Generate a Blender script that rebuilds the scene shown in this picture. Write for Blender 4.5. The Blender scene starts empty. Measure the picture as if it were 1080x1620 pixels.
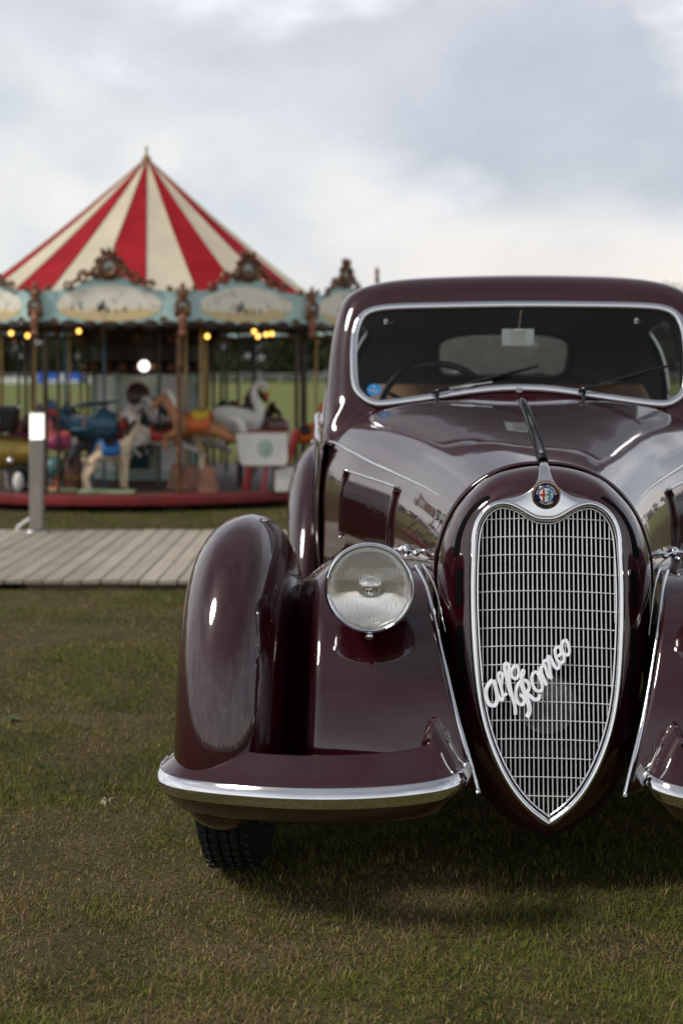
import bpy, bmesh, math, random
import numpy as np
from mathutils import Vector, Matrix

random.seed(7)
RNG = np.random.default_rng(11)
PI = math.pi
R = math.radians
sc = bpy.context.scene
COL = sc.collection

# ------------------------------------------------------------------ camera
CAM_H = 1.22
cam_d = bpy.data.cameras.new('camera')
cam = bpy.data.objects.new('camera', cam_d)
COL.objects.link(cam)
cam.location = (0, 0, CAM_H)
cam.rotation_euler = (R(90), 0, 0)
cam_d.sensor_fit = 'VERTICAL'
cam_d.sensor_height = 36.0
cam_d.lens = 50.0
cam_d.shift_y = -(810 - 590) / 1620.0
cam_d.clip_end = 2000
cam_d.clip_start = 0.05
cam_d.dof.use_dof = True
cam_d.dof.focus_distance = 3.27
cam_d.dof.aperture_fstop = 3.0
cam_d.dof.aperture_blades = 0
sc.camera = cam

# ------------------------------------------------------------------ render settings
sc.render.engine = 'CYCLES'
sc.cycles.use_denoising = True
sc.cycles.max_bounces = 10
sc.cycles.transmission_bounces = 8
sc.cycles.transparent_max_bounces = 12
sc.cycles.glossy_bounces = 6
sc.cycles.sample_clamp_indirect = 6.0
sc.cycles.caustics_refractive = True
sc.view_settings.view_transform = 'Standard'
sc.view_settings.look = 'None'
sc.view_settings.gamma = 1.0
sc.view_settings.exposure = 0.95
sc.view_settings.use_curve_mapping = False

# ------------------------------------------------------------------ world: overcast sky
SUN_EL, SUN_AZ = R(50), R(-112)      # azimuth from +Y towards +X
world = bpy.data.worlds.new('World')
sc.world = world
world.use_nodes = True


class NT:
    """tiny helper to wire node trees"""
    def __init__(self, tree):
        self.t = tree
        self.n = tree.nodes
        self.l = tree.links

    def new(self, typ, **kw):
        n = self.n.new(typ)
        for k, v in kw.items():
            setattr(n, k, v)
        return n

    def put(self, sock, v):
        if isinstance(v, bpy.types.NodeSocket):
            self.l.new(v, sock)
        elif v is not None:
            if hasattr(sock, 'default_value'):
                try:
                    sock.default_value = v
                except Exception:
                    if isinstance(v, (int, float)):
                        sock.default_value = (v, v, v)
                    else:
                        sock.default_value = (*v, 1.0)

    def math(self, op, a, b=None, c=None, clamp=False):
        n = self.new('ShaderNodeMath', operation=op, use_clamp=clamp)
        self.put(n.inputs[0], a)
        if b is not None: self.put(n.inputs[1], b)
        if c is not None: self.put(n.inputs[2], c)
        return n.outputs[0]

    def vmath(self, op, a, b=None):
        n = self.new('ShaderNodeVectorMath', operation=op)
        self.put(n.inputs[0], a)
        if b is not None: self.put(n.inputs[1], b)
        return n.outputs[0]

    def noise(self, vec, scale, detail=4, rough=0.5, dist=0.0, color=False):
        n = self.new('ShaderNodeTexNoise')
        if vec is not None: self.put(n.inputs['Vector'], vec)
        n.inputs['Scale'].default_value = scale
        n.inputs['Detail'].default_value = detail
        n.inputs['Roughness'].default_value = rough
        n.inputs['Distortion'].default_value = dist
        return n.outputs['Color' if color else 'Fac']

    def smooth(self, v, lo, hi, a=0.0, b=1.0):
        n = self.new('ShaderNodeMapRange', interpolation_type='SMOOTHSTEP')
        self.put(n.inputs[0], v)
        n.inputs[1].default_value = lo
        n.inputs[2].default_value = hi
        n.inputs[3].default_value = a
        n.inputs[4].default_value = b
        return n.outputs[0]

    def mix(self, f, a, b, mode='MIX'):
        n = self.new('ShaderNodeMix', data_type='RGBA', blend_type=mode)
        self.put(n.inputs[0], f)
        for s, v in ((n.inputs[6], a), (n.inputs[7], b)):
            if isinstance(v, tuple) and len(v) == 3: v = (*v, 1.0)
            self.put(s, v)
        return n.outputs[2]

    def ramp(self, f, stops):
        n = self.new('ShaderNodeValToRGB')
        self.put(n.inputs[0], f)
        e = n.color_ramp.elements
        while len(e) < len(stops): e.new(0.5)
        for k, (p, c) in zip(e, stops):
            k.position = p
            k.color = (*c, 1.0)
        return n.outputs[0]


w = NT(world.node_tree)
w.n.clear()
tc = w.new('ShaderNodeTexCoord')
d = tc.outputs['Generated']
sep = w.new('ShaderNodeSeparateXYZ'); w.l.new(d, sep.inputs[0])
dx, dy, dz = sep.outputs
sky = w.new('ShaderNodeTexSky', sky_type='NISHITA')
sky.sun_disc = False
sky.sun_elevation = SUN_EL
sky.sun_rotation = SUN_AZ
sky.air_density = 1.0
sky.dust_density = 2.0
q = w.vmath('MULTIPLY', d, (1.0, 1.0, 1.9))
OFF = (6.3, 0.9, 4.4)
qa = w.vmath('ADD', q, OFF)
nA = w.noise(qa, 1.9, 8, 0.55, 0.2)              # big billows
nB = w.noise(w.vmath('ADD', q, (4.1, 0.3, 2.0)), 4.6, 7, 0.52, 0.15)
nC = w.noise(w.vmath('ADD', q, (9.3, 5.1, 1.0)), 1.7, 5, 0.5, 0.1)
# cloud deck over a brighter, thinner layer near the horizon
bnd = w.math('MULTIPLY_ADD', dx, -0.16, 0.146)
bnd = w.math('ADD', bnd, w.math('MULTIPLY', w.math('MAXIMUM', w.math('MULTIPLY', dx, -1.0), 0.0), 0.10))
bnd = w.math('ADD', bnd, w.math('MULTIPLY', w.math('MAXIMUM', w.math('MULTIPLY', dy, -1.0), 0.0), 0.20))
edge = w.math('SUBTRACT', dz, bnd)
edge = w.math('ADD', edge, w.math('MULTIPLY', w.math('SUBTRACT', nA, 0.5), 0.17))
edge = w.math('ADD', edge, w.math('MULTIPLY', w.math('SUBTRACT', nB, 0.5), 0.12))
deck = w.smooth(edge, -0.010, 0.034)
low = w.ramp(nB, [(0.28, (0.31, 0.343, 0.39)), (0.44, (0.405, 0.415, 0.425)), (0.62, (0.52, 0.508, 0.49))])
warm = w.math('MULTIPLY', w.smooth(dz, 0.125, 0.05), w.smooth(w.math('MULTIPLY_ADD', dx, 0.8, nC), 0.42, 0.62))
low = w.mix(w.math('MULTIPLY', warm, 0.5), low, (0.55, 0.465, 0.41))
deckc = w.ramp(nA, [(0.30, (0.55, 0.555, 0.59)), (0.46, (0.405, 0.412, 0.447)), (0.66, (0.272, 0.292, 0.327))])
deckc = w.mix(w.smooth(nB, 0.52, 0.72), deckc, (0.57, 0.57, 0.59))
zen = w.math('SUBTRACT', 1.0, w.math('MULTIPLY', w.smooth(dz, 0.30, 0.75), 0.66))
zc = w.new('ShaderNodeCombineColor')
for i in range(3): w.l.new(zen, zc.inputs[i])
deckc = w.mix(1.0, deckc, zc.outputs[0], 'MULTIPLY')
cl = w.mix(deck, low, deckc)
cl10 = w.vmath('MULTIPLY', cl, (10.0, 10.0, 10.0))
gap = w.math('MULTIPLY', w.smooth(nC, 0.56, 0.72), 0.35)
gap = w.math('ADD', gap, 0.06)
final = w.mix(gap, cl10, sky.outputs[0])
bg = w.new('ShaderNodeBackground')
w.l.new(final, bg.inputs[0])
bg.inputs[1].default_value = 0.1
wo = w.new('ShaderNodeOutputWorld')
w.l.new(bg.outputs[0], wo.inputs[0])

sun_d = bpy.data.lights.new('sun', 'SUN')
sun_d.energy = 1.25
sun_d.angle = R(13)
sun_d.color = (1.0, 0.95, 0.88)
sun = bpy.data.objects.new('sun', sun_d)
COL.objects.link(sun)
sd = Vector((math.sin(SUN_AZ) * math.cos(SUN_EL), math.cos(SUN_AZ) * math.cos(SUN_EL), math.sin(SUN_EL)))
sun.rotation_euler = (-sd).to_track_quat('-Z', 'Y').to_euler()
sun.location = sd * 60

# ------------------------------------------------------------------ materials
MATS = {}


def pmat(name, color, rough=0.5, metal=0.0, coat=0.0, coat_rough=0.02, spec=0.5, var=0.0, vscale=6.0,
         bump=0.0, bscale=60.0, emis=None, estr=0.0, trans=0.0, ior=1.45, color2=None, sheen=0.0, rvar=0.0, coat_ior=1.5):
    """principled material with noise driven colour / roughness / fine relief"""
    m = bpy.data.materials.new(name)
    m.use_nodes = True
    t = NT(m.node_tree)
    b = t.n['Principled BSDF']
    co = t.new('ShaderNodeTexCoord').outputs['Object']
    c4 = (*color, 1.0)
    if var > 0 or color2:
        f = t.smooth(t.noise(co, vscale, 6, 0.6, 0.2), 0.3, 0.7)
        c2 = color2 or tuple(max(0, x * (1 - var)) for x in color)
        t.l.new(t.mix(f, color, c2), b.inputs['Base Color'])
    else:
        b.inputs['Base Color'].default_value = c4
    b.inputs['Roughness'].default_value = rough
    if rvar > 0:
        rr = t.smooth(t.noise(co, vscale * 2.3, 5, 0.6), 0.3, 0.75, rough - rvar, rough + rvar)
        t.l.new(rr, b.inputs['Roughness'])
    b.inputs['Metallic'].default_value = metal
    b.inputs['Coat Weight'].default_value = coat
    b.inputs['Coat Roughness'].default_value = coat_rough
    b.inputs['Coat IOR'].default_value = coat_ior
    b.inputs['Specular IOR Level'].default_value = spec
    b.inputs['IOR'].default_value = ior
    b.inputs['Transmission Weight'].default_value = trans
    if sheen: b.inputs['Sheen Weight'].default_value = sheen
    if emis:
        b.inputs['Emission Color'].default_value = (*emis, 1.0)
        b.inputs['Emission Strength'].default_value = estr
    if bump > 0:
        bn = t.new('ShaderNodeBump')
        bn.inputs['Strength'].default_value = bump
        bn.inputs['Distance'].default_value = 0.01
        t.l.new(t.noise(co, bscale, 5, 0.6), bn.inputs['Height'])
        t.l.new(bn.outputs[0], b.inputs['Normal'])
    MATS[name] = m
    return m


pmat('maroon_paint', (0.031, 0.0021, 0.0056), 0.3, coat=1.0, coat_rough=0.01, spec=0.1, var=0.2, vscale=3.0, coat_ior=1.7)


def car_paint():
    m = MATS['maroon_paint']
    t = NT(m.node_tree)
    b = t.n['Principled BSDF']
    co = t.new('ShaderNodeTexCoord').outputs['Object']
    # faint panel ripple, polish haze and a trace of dust
    rip = t.noise(co, 5.0, 2, 0.4)
    bn = t.new('ShaderNodeBump'); bn.inputs['Strength'].default_value = 1.0; bn.inputs['Distance'].default_value = 0.0006
    t.l.new(rip, bn.inputs['Height'])
    t.l.new(bn.outputs[0], b.inputs['Coat Normal'])
    haze = t.smooth(t.noise(co, 2.2, 6, 0.65, 0.4), 0.38, 0.72, 0.004, 0.05)
    t.l.new(haze, b.inputs['Coat Roughness'])
    old = b.inputs['Base Color'].links[0].from_socket
    dust = t.math('MULTIPLY', t.smooth(t.noise(co, 420.0, 2, 0.5), 0.66, 0.78), t.smooth(t.noise(co, 6.0, 4, 0.6), 0.4, 0.7, 0.0, 0.35))
    t.l.new(t.mix(dust, old, (0.20, 0.17, 0.14)), b.inputs['Base Color'])


car_paint()
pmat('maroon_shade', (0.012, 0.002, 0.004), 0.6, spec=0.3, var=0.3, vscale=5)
pmat('chrome', (0.82, 0.83, 0.85), 0.05, 1.0, rvar=0.025, vscale=9)
pmat('bar_silver', (0.93, 0.93, 0.94), 0.32, 0.75, rvar=0.05, vscale=30)
pmat('chrome_satin', (0.78, 0.79, 0.80), 0.16, 1.0, rvar=0.05, vscale=30)
pmat('aluminium', (0.7, 0.7, 0.7), 0.3, 1.0, rvar=0.1, vscale=20)
pmat('black_void', (0.004, 0.004, 0.005), 0.85, spec=0.1, var=0.3, vscale=40)
pmat('black_rubber', (0.014, 0.015, 0.017), 0.62, spec=0.35, var=0.4, vscale=25, bump=0.4, bscale=120)
pmat('black_lacquer', (0.008, 0.009, 0.011), 0.16, coat=0.6, rvar=0.06)
pmat('bakelite', (0.012, 0.012, 0.013), 0.18, rvar=0.08, vscale=12)
pmat('headliner', (0.065, 0.061, 0.058), 0.95, var=0.25, vscale=4, bump=0.2, bscale=300, sheen=0.2)
pmat('tan_leather', (0.33, 0.17, 0.085), 0.5, var=0.35, vscale=7, bump=0.25, bscale=90)
pmat('dash_wood', (0.32, 0.18, 0.095), 0.4, var=0.4, vscale=5, coat=0.3)
pmat('lens_back', (1.0, 0.995, 0.98), 0.05, 0.72, rvar=0.02, vscale=20)
pmat('white_enamel', (0.86, 0.86, 0.86), 0.25, rvar=0.05)
pmat('lettering_white', (0.97, 0.97, 0.97), 0.22, metal=0.85, rvar=0.05)
pmat('paper', (0.83, 0.83, 0.80), 0.8, var=0.06)
pmat('sticker_blue', (0.02, 0.20, 0.48), 0.45, var=0.15, vscale=60)
pmat('sticker_white', (0.5, 0.62, 0.8), 0.5, var=0.1)
pmat('badge_blue', (0.012, 0.012, 0.10), 0.2, coat=0.8, var=0.2, vscale=80)
pmat('badge_red', (0.5, 0.012, 0.02), 0.2, coat=0.8, var=0.2, vscale=80)
pmat('badge_white', (0.85, 0.86, 0.88), 0.2, coat=0.8)
pmat('badge_sky', (0.45, 0.68, 0.82), 0.2, coat=0.8)
pmat('badge_green', (0.01, 0.10, 0.06), 0.2, coat=0.8)
pmat('bronze_ring', (0.30, 0.21, 0.14), 0.25, 1.0, rvar=0.06, vscale=60)
pmat('headlight_chip', (0.15, 0.15, 0.155), 0.3, 0.6, rvar=0.08, vscale=40)
# carousel paints
pmat('canvas_red', (0.38, 0.014, 0.022), 0.75, spec=0.15, var=0.28, vscale=2.2, bump=0.15, bscale=9, rvar=0.1)
pmat('canvas_cream', (0.66, 0.58, 0.43), 0.65, var=0.14, vscale=2.6, bump=0.15, bscale=9)
pmat('turquoise_paint', (0.54, 0.78, 0.74), 0.45, var=0.25, vscale=5)
pmat('gilt_brown', (0.26, 0.12, 0.055), 0.38, 0.35, color2=(0.05, 0.022, 0.014), vscale=14)
pmat('gilt_rose', (0.36, 0.16, 0.10), 0.42, 0.2, color2=(0.20, 0.08, 0.05), vscale=14)
pmat('mirror_old', (0.24, 0.24, 0.22), 0.2, 0.8, rvar=0.06)
pmat('dark_wood', (0.045, 0.027, 0.018), 0.5, var=0.5, vscale=6, bump=0.2)
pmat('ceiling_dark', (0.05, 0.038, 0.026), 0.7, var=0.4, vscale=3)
pmat('floor_wood', (0.13, 0.07, 0.05), 0.55, var=0.45, vscale=3, spec=0.3)
pmat('rim_red', (0.24, 0.02, 0.022), 0.4, var=0.35, vscale=4)
pmat('column_cream', (0.68, 0.69, 0.58), 0.5, var=0.22, vscale=6)
pmat('column_green', (0.44, 0.58, 0.50), 0.5, var=0.25, vscale=6)
pmat('teal_deep', (0.012, 0.09, 0.11), 0.35, var=0.3, vscale=6)
pmat('brass', (0.36, 0.24, 0.10), 0.38, 0.9, rvar=0.1, vscale=10)
pmat('pole_dark', (0.09, 0.06, 0.04), 0.4, 0.5, var=0.5, vscale=8)
pmat('pole_blue', (0.10, 0.19, 0.27), 0.4, 0.2, var=0.3, vscale=8)
pmat('horse_cream', (0.72, 0.60, 0.44), 0.4, color2=(0.60, 0.44, 0.28), vscale=5, coat=0.2)
pmat('horse_grey', (0.55, 0.52, 0.50), 0.4, color2=(0.24, 0.21, 0.20), vscale=7, coat=0.2)
pmat('horse_tan', (0.50, 0.22, 0.085), 0.4, color2=(0.40, 0.16, 0.06), vscale=5, coat=0.2)
pmat('horse_brown', (0.08, 0.03, 0.02), 0.4, var=0.4, vscale=5, coat=0.2)
pmat('paint_black', (0.012, 0.012, 0.014), 0.3, var=0.3, coat=0.4)
pmat('paint_blue', (0.035, 0.10, 0.17), 0.35, color2=(0.07, 0.17, 0.25), vscale=6, coat=0.3)
pmat('paint_bright_blue', (0.02, 0.18, 0.52), 0.4, var=0.2)
pmat('paint_coral', (0.62, 0.17, 0.115), 0.4, color2=(0.50, 0.10, 0.10), vscale=5, coat=0.3)
pmat('paint_magenta', (0.36, 0.04, 0.13), 0.4, var=0.3)
pmat('paint_orange', (0.72, 0.17, 0.035), 0.4, color2=(0.6, 0.12, 0.03), vscale=5)
pmat('paint_yellow', (0.75, 0.52, 0.05), 0.4, var=0.15)
pmat('paint_red', (0.48, 0.03, 0.035), 0.4, var=0.2)
pmat('paint_white', (0.78, 0.76, 0.70), 0.4, var=0.12, vscale=4, coat=0.2)
pmat('paint_palegreen', (0.42, 0.50, 0.30), 0.5, var=0.2)
pmat('paint_teal', (0.05, 0.16, 0.17), 0.35, color2=(0.10, 0.22, 0.22), vscale=6)
pmat('paint_barrel', (0.17, 0.075, 0.05), 0.35, var=0.4, vscale=5, coat=0.3)
pmat('plinth_wood', (0.30, 0.13, 0.075), 0.45, var=0.4, vscale=6)
pmat('paint_brass', (0.38, 0.26, 0.06), 0.3, 0.4, var=0.4, vscale=6)
pmat('bulb_lit', (1, 0.8, 0.5), 0.3, emis=(1.0, 0.50, 0.09), estr=2.0)
pmat('bulb_off', (0.30, 0.14, 0.07), 0.25, coat=0.5)
pmat('globe_lit', (1, 1, 0.95), 0.3, emis=(1.0, 0.98, 0.90), estr=1.2)
pmat('bollard_lit', (1, 1, 0.95), 0.4, emis=(1.0, 0.95, 0.84), estr=0.62)
pmat('bollard_metal', (0.36, 0.33, 0.30), 0.42, 0.55, rvar=0.1, vscale=5, var=0.2)
pmat('banner_blue', (0.03, 0.13, 0.62), 0.5, var=0.1)
pmat('banner_white', (0.85, 0.86, 0.88), 0.5)
pmat('rail_white', (0.55, 0.55, 0.52), 0.6, var=0.15)
pmat('joist_wood', (0.20, 0.15, 0.11), 0.8, var=0.4, vscale=8)
pmat('dry_leaf', (0.44, 0.36, 0.22), 0.7, var=0.35, vscale=40)


def clear_glass(name, tint, refl=1.0):
    m = bpy.data.materials.new(name)
    m.use_nodes = True
    t = NT(m.node_tree)
    t.n.clear()
    tr = t.new('ShaderNodeBsdfTransparent'); tr.inputs[0].default_value = (*tint, 1)
    gl = t.new('ShaderNodeBsdfGlossy'); gl.inputs['Roughness'].default_value = 0.0
    co = t.new('ShaderNodeTexCoord').outputs['Object']
    t.l.new(t.smooth(t.noise(co, 5, 4), 0.35, 0.8, 0.0, 0.01), gl.inputs['Roughness'])
    fr = t.new('ShaderNodeFresnel'); fr.inputs[0].default_value = 1.5
    mx = t.new('ShaderNodeMixShader')
    t.l.new(t.math('MULTIPLY', fr.outputs[0], refl), mx.inputs[0])
    t.l.new(tr.outputs[0], mx.inputs[1]); t.l.new(gl.outputs[0], mx.inputs[2])
    o = t.new('ShaderNodeOutputMaterial'); t.l.new(mx.outputs[0], o.inputs[0])
    MATS[name] = m


clear_glass('window_glass', (0.80, 0.82, 0.80), 0.9)
clear_glass('rear_glass', (0.92, 0.93, 0.90), 0.8)
_t = NT(MATS['rear_glass'].node_tree)      # slightly fogged old pane
_o = [n for n in _t.n if n.type == 'OUTPUT_MATERIAL'][0]
_s = _o.inputs[0].links[0].from_socket
_tl = _t.new('ShaderNodeBsdfTranslucent'); _tl.inputs[0].default_value = (0.75, 0.75, 0.70, 1)
_mx = _t.new('ShaderNodeMixShader'); _mx.inputs[0].default_value = 0.09
_t.l.new(_s, _mx.inputs[1]); _t.l.new(_tl.outputs[0], _mx.inputs[2]); _t.l.new(_mx.outputs[0], _o.inputs[0])
pmat('mirror_glass', (0.62, 0.68, 0.67), 0.28, 1.0, rvar=0.05)


def lens_glass():
    m = bpy.data.materials.new('lens_glass')
    m.use_nodes = True
    t = NT(m.node_tree)
    b = t.n['Principled BSDF']
    b.inputs['Base Color'].default_value = (1.0, 0.995, 0.975, 1)
    b.inputs['Transmission Weight'].default_value = 1.0
    b.inputs['IOR'].default_value = 1.45
    co = t.new('ShaderNodeTexCoord').outputs['Object']
    t.l.new(t.smooth(t.noise(co, 30, 3), 0.3, 0.8, 0.0, 0.03), b.inputs['Roughness'])
    MATS['lens_glass'] = m


lens_glass()

# ------------------------------------------------------------------ mesh helpers


def V(*a):
    return np.array(a, float)


def spline(pts, n=None, ts=None, closed=False):
    """cubic spline through pts (uniform knots when ts given as index positions, chord knots otherwise)"""
    p = np.asarray(pts, float)
    m = len(p)
    if closed:
        k = 4
        pp = np.vstack([p[-k:], p, p[:k + 1]])
        if ts is None:
            ts = np.linspace(0, m, n, endpoint=False)
        return spline(pp, ts=np.asarray(ts) + k)
    if ts is None:
        kn = np.concatenate([[0], np.cumsum(np.linalg.norm(np.diff(p, axis=0), axis=1))])
        ts = np.linspace(0, kn[-1], n)
    else:
        kn = np.arange(m, dtype=float)
        ts = np.asarray(ts, float)
    h = np.diff(kn)
    A = np.zeros((m, m)); B = np.zeros((m, p.shape[1]))
    A[0, 0] = A[-1, -1] = 1
    for i in range(1, m - 1):
        A[i, i - 1] = h[i - 1]; A[i, i] = 2 * (h[i - 1] + h[i]); A[i, i + 1] = h[i]
        B[i] = 6 * ((p[i + 1] - p[i]) / h[i] - (p[i] - p[i - 1]) / h[i - 1])
    S = np.linalg.solve(A, B)
    idx = np.clip(np.searchsorted(kn, ts, side='right') - 1, 0, m - 2)
    hh = h[idx][:, None]; t = (ts - kn[idx])[:, None]
    a = p[idx]
    b = (p[idx + 1] - p[idx]) / hh - hh * (2 * S[idx] + S[idx + 1]) / 6
    return a + b * t + S[idx] / 2 * t ** 2 + (S[idx + 1] - S[idx]) / (6 * hh) * t ** 3


def sp1(xs, ys):
    """smooth scalar function through samples"""
    xs = list(xs); ys = list(ys)
    fine = spline(np.column_stack([xs, ys]), ts=np.linspace(0, len(xs) - 1, 40 * len(xs)))
    return lambda v: np.interp(v, fine[:, 0], fine[:, 1])


class MB:
    """collects shapes that end up as one mesh object"""
    def __init__(self):
        self.v = []
        self.f = []
        self.mi = []
        self.cur = 0

    def add(self, vs, fs):
        o = len(self.v)
        self.v.extend([tuple(map(float, x)) for x in vs])
        self.f.extend([tuple(i + o for i in f) for f in fs])
        self.mi.extend([self.cur] * len(fs))
        return self

    def grid(self, P, cu=False, cv=False, flip=False, skip=None):
        P = np.asarray(P, float)
        a, b = P.shape[:2]
        fs = []
        for i in range(a if cu else a - 1):
            for j in range(b if cv else b - 1):
                if skip and skip(i, j): continue
                q4 = (i * b + j, ((i + 1) % a) * b + j, ((i + 1) % a) * b + (j + 1) % b, i * b + (j + 1) % b)
                fs.append(q4[::-1] if flip else q4)
        return self.add(P.reshape(-1, 3), fs)

    def tube(self, pts, r, seg=8, closed=False, caps=True, flat=1.0, up=None, rot=0.0):
        p = np.asarray(pts, float)
        n = len(p)
        rr = np.full(n, r) if np.isscalar(r) else np.asarray(r, float)
        if closed:
            tg = np.roll(p, -1, 0) - np.roll(p, 1, 0)
        else:
            tg = np.gradient(p, axis=0)
        tg /= np.maximum(np.linalg.norm(tg, axis=1)[:, None], 1e-9)
        upv = np.array(up if up is not None else (0, 0, 1.0), float)
        if up is None and abs(tg[0] @ upv) > 0.9: upv = np.array((1.0, 0, 0))
        rows = []
        nprev = upv - tg[0] * (upv @ tg[0]); nprev /= np.linalg.norm(nprev)
        for i in range(n):
            if up is not None:
                nn = upv - tg[i] * (upv @ tg[i])
                if np.linalg.norm(nn) < 1e-4: nn = nprev
            else:
                nn = nprev - tg[i] * (nprev @ tg[i])
            nn /= max(np.linalg.norm(nn), 1e-9)
            nprev = nn
            bb = np.cross(tg[i], nn)
            an = np.arange(seg) * 2 * PI / seg + rot
            rows.append(p[i] + rr[i] * (np.cos(an)[:, None] * nn * flat + np.sin(an)[:, None] * bb))
        o = len(self.v)
        self.grid(np.array(rows), cu=closed, cv=True, flip=True)
        if caps and not closed:
            self.f.append(tuple(o + j for j in range(seg))); self.mi.append(self.cur)
            self.f.append(tuple(o + (n - 1) * seg + j for j in range(seg))[::-1]); self.mi.append(self.cur)
        return self

    def box(self, c, s, rot=None):
        x, y, z = [k / 2 for k in s]
        vs = [Vector(k) for k in ((-x, -y, -z), (x, -y, -z), (x, y, -z), (-x, y, -z), (-x, -y, z), (x, -y, z), (x, y, z), (-x, y, z))]
        if rot is not None:
            vs = [rot @ k for k in vs]
        vs = [k + Vector(c) for k in vs]
        return self.add(vs, [(3, 2, 1, 0), (4, 5, 6, 7), (0, 1, 5, 4), (1, 2, 6, 5), (2, 3, 7, 6), (3, 0, 4, 7)])

    def frust(self, c0, s0, c1, s1):
        """box with different bottom and top rectangles"""
        vs = []
        for c, s in ((c0, s0), (c1, s1)):
            for a, b in ((-1, -1), (1, -1), (1, 1), (-1, 1)):
                vs.append((c[0] + a * s[0] / 2, c[1] + b * s[1] / 2, c[2]))
        return self.add(vs, [(3, 2, 1, 0), (4, 5, 6, 7), (0, 1, 5, 4), (1, 2, 6, 5), (2, 3, 7, 6), (3, 0, 4, 7)])

    def lathe(self, prof, o=(0, 0, 0), axis=(0, 0, 1), seg=24, close_end=True):
        """prof: (radius, height) list along axis"""
        ax = Vector(axis).normalized()
        a = Vector((1, 0, 0)) if abs(ax.x) < 0.9 else Vector((0, 1, 0))
        e1 = (a - ax * a.dot(ax)).normalized(); e2 = ax.cross(e1)
        o = Vector(o)
        rows = []
        for r_, h_ in prof:
            rows.append([tuple(o + ax * h_ + e1 * (max(r_, 1e-5) * math.cos(k * 2 * PI / seg)) + e2 * (max(r_, 1e-5) * math.sin(k * 2 * PI / seg))) for k in range(seg)])
        return self.grid(np.array(rows), cv=True, flip=True)

    def ball(self, c, rad, seg=14, rings=9, rot=None):
        rad = (rad, rad, rad) if np.isscalar(rad) else rad
        rows = []
        for i in range(rings + 1):
            ph = PI * i / rings
            row = []
            for j in range(seg):
                th = 2 * PI * j / seg
                k = Vector((rad[0] * max(math.sin(ph), 1e-4) * math.cos(th), rad[1] * max(math.sin(ph), 1e-4) * math.sin(th), rad[2] * math.cos(ph)))
                if rot is not None: k = rot @ k
                row.append(tuple(Vector(c) + k))
            rows.append(row)
        return self.grid(np.array(rows), cv=True)

    def torus(self, c, R_, r_, axis=(0, 0, 1), seg=32, s2=8, arc=(0, 2 * PI)):
        ax = Vector(axis).normalized()
        a = Vector((1, 0, 0)) if abs(ax.x) < 0.9 else Vector((0, 1, 0))
        e1 = (a - ax * a.dot(ax)).normalized(); e2 = ax.cross(e1)
        full = abs(arc[1] - arc[0] - 2 * PI) < 1e-6
        ts = np.linspace(arc[0], arc[1], seg, endpoint=not full)
        pts = [np.array(Vector(c) + e1 * (R_ * math.cos(t)) + e2 * (R_ * math.sin(t))) for t in ts]
        return self.tube(pts, r_, s2, closed=full, up=np.array(ax))

    def prism(self, poly, origin, ex, ey, en, th):
        """extrude a 2D polygon: front face at origin, body going -en*th"""
        o = Vector(origin); ex = Vector(ex); ey = Vector(ey); en = Vector(en)
        n = len(poly)
        f = [o + ex * p[0] + ey * p[1] for p in poly]
        b = [k - en * th for k in f]
        fs = [tuple(range(n)), tuple(range(2 * n - 1, n - 1, -1))]
        for i in range(n):
            j = (i + 1) % n
            fs.append((i, n + i, n + j, j))
        return self.add(f + b, fs)

    def mirror_x(self):
        self.v = [(-x, y, z) for x, y, z in self.v]
        self.f = [f[::-1] for f in self.f]
        return self

    def mesh(self, name, mats, sharp=38):
        me = bpy.data.meshes.new(name)
        me.from_pydata(self.v, [], self.f)
        if not isinstance(mats, (list, tuple)): mats = [mats]
        for m in mats: me.materials.append(MATS[m])
        if len(mats) > 1:
            me.polygons.foreach_set('material_index', self.mi)
        me.shade_smooth()
        if sharp is not None: me.set_sharp_from_angle(angle=R(sharp))
        me.validate()
        me.update()
        return me

    def build(self, name, mats, parent=None, sharp=38, bevel=0.0, solid=0.0, recalc=False, segs=1):
        me = self.mesh(name, mats, sharp)
        if recalc:
            bm = bmesh.new(); bm.from_mesh(me)
            bmesh.ops.recalc_face_normals(bm, faces=bm.faces)
            bm.to_mesh(me); bm.free()
        o = bpy.data.objects.new(name, me)
        COL.objects.link(o)
        if parent: o.parent = parent
        if solid:
            s = o.modifiers.new('thickness', 'SOLIDIFY'); s.thickness = solid; s.offset = -1
        if bevel:
            b = o.modifiers.new('edges', 'BEVEL'); b.width = bevel; b.segments = segs; b.limit_method = 'ANGLE'
        return o


def tag(o, label=None, cat=None, group=None, kind=None):
    for k, v in (('label', label), ('category', cat), ('group', group), ('kind', kind)):
        if v: o[k] = v
    return o


def empty(name, loc=(0, 0, 0), rz=0.0, parent=None):
    o = bpy.data.objects.new(name, None)
    COL.objects.link(o)
    o.location = loc
    o.rotation_euler = (0, 0, rz)
    o.empty_display_size = 0.1
    if parent: o.parent = parent
    return o


def copy_tree(o, parent=None):
    c = o.copy(); COL.objects.link(c); c.parent = parent
    for ch in list(o.children):
        copy_tree(ch, c)
    return c


def mirror_tree(o, parent):
    """mirror image (car left/right) of a part and its sub-parts"""
    me = o.data.copy()
    bm = bmesh.new(); bm.from_mesh(me)
    bmesh.ops.scale(bm, vec=(-1, 1, 1), verts=bm.verts)
    bmesh.ops.reverse_faces(bm, faces=bm.faces)
    bm.to_mesh(me); bm.free()
    c = o.copy(); c.data = me
    COL.objects.link(c); c.parent = parent
    for ch in list(o.children):
        mirror_tree(ch, c)
    return c


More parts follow.
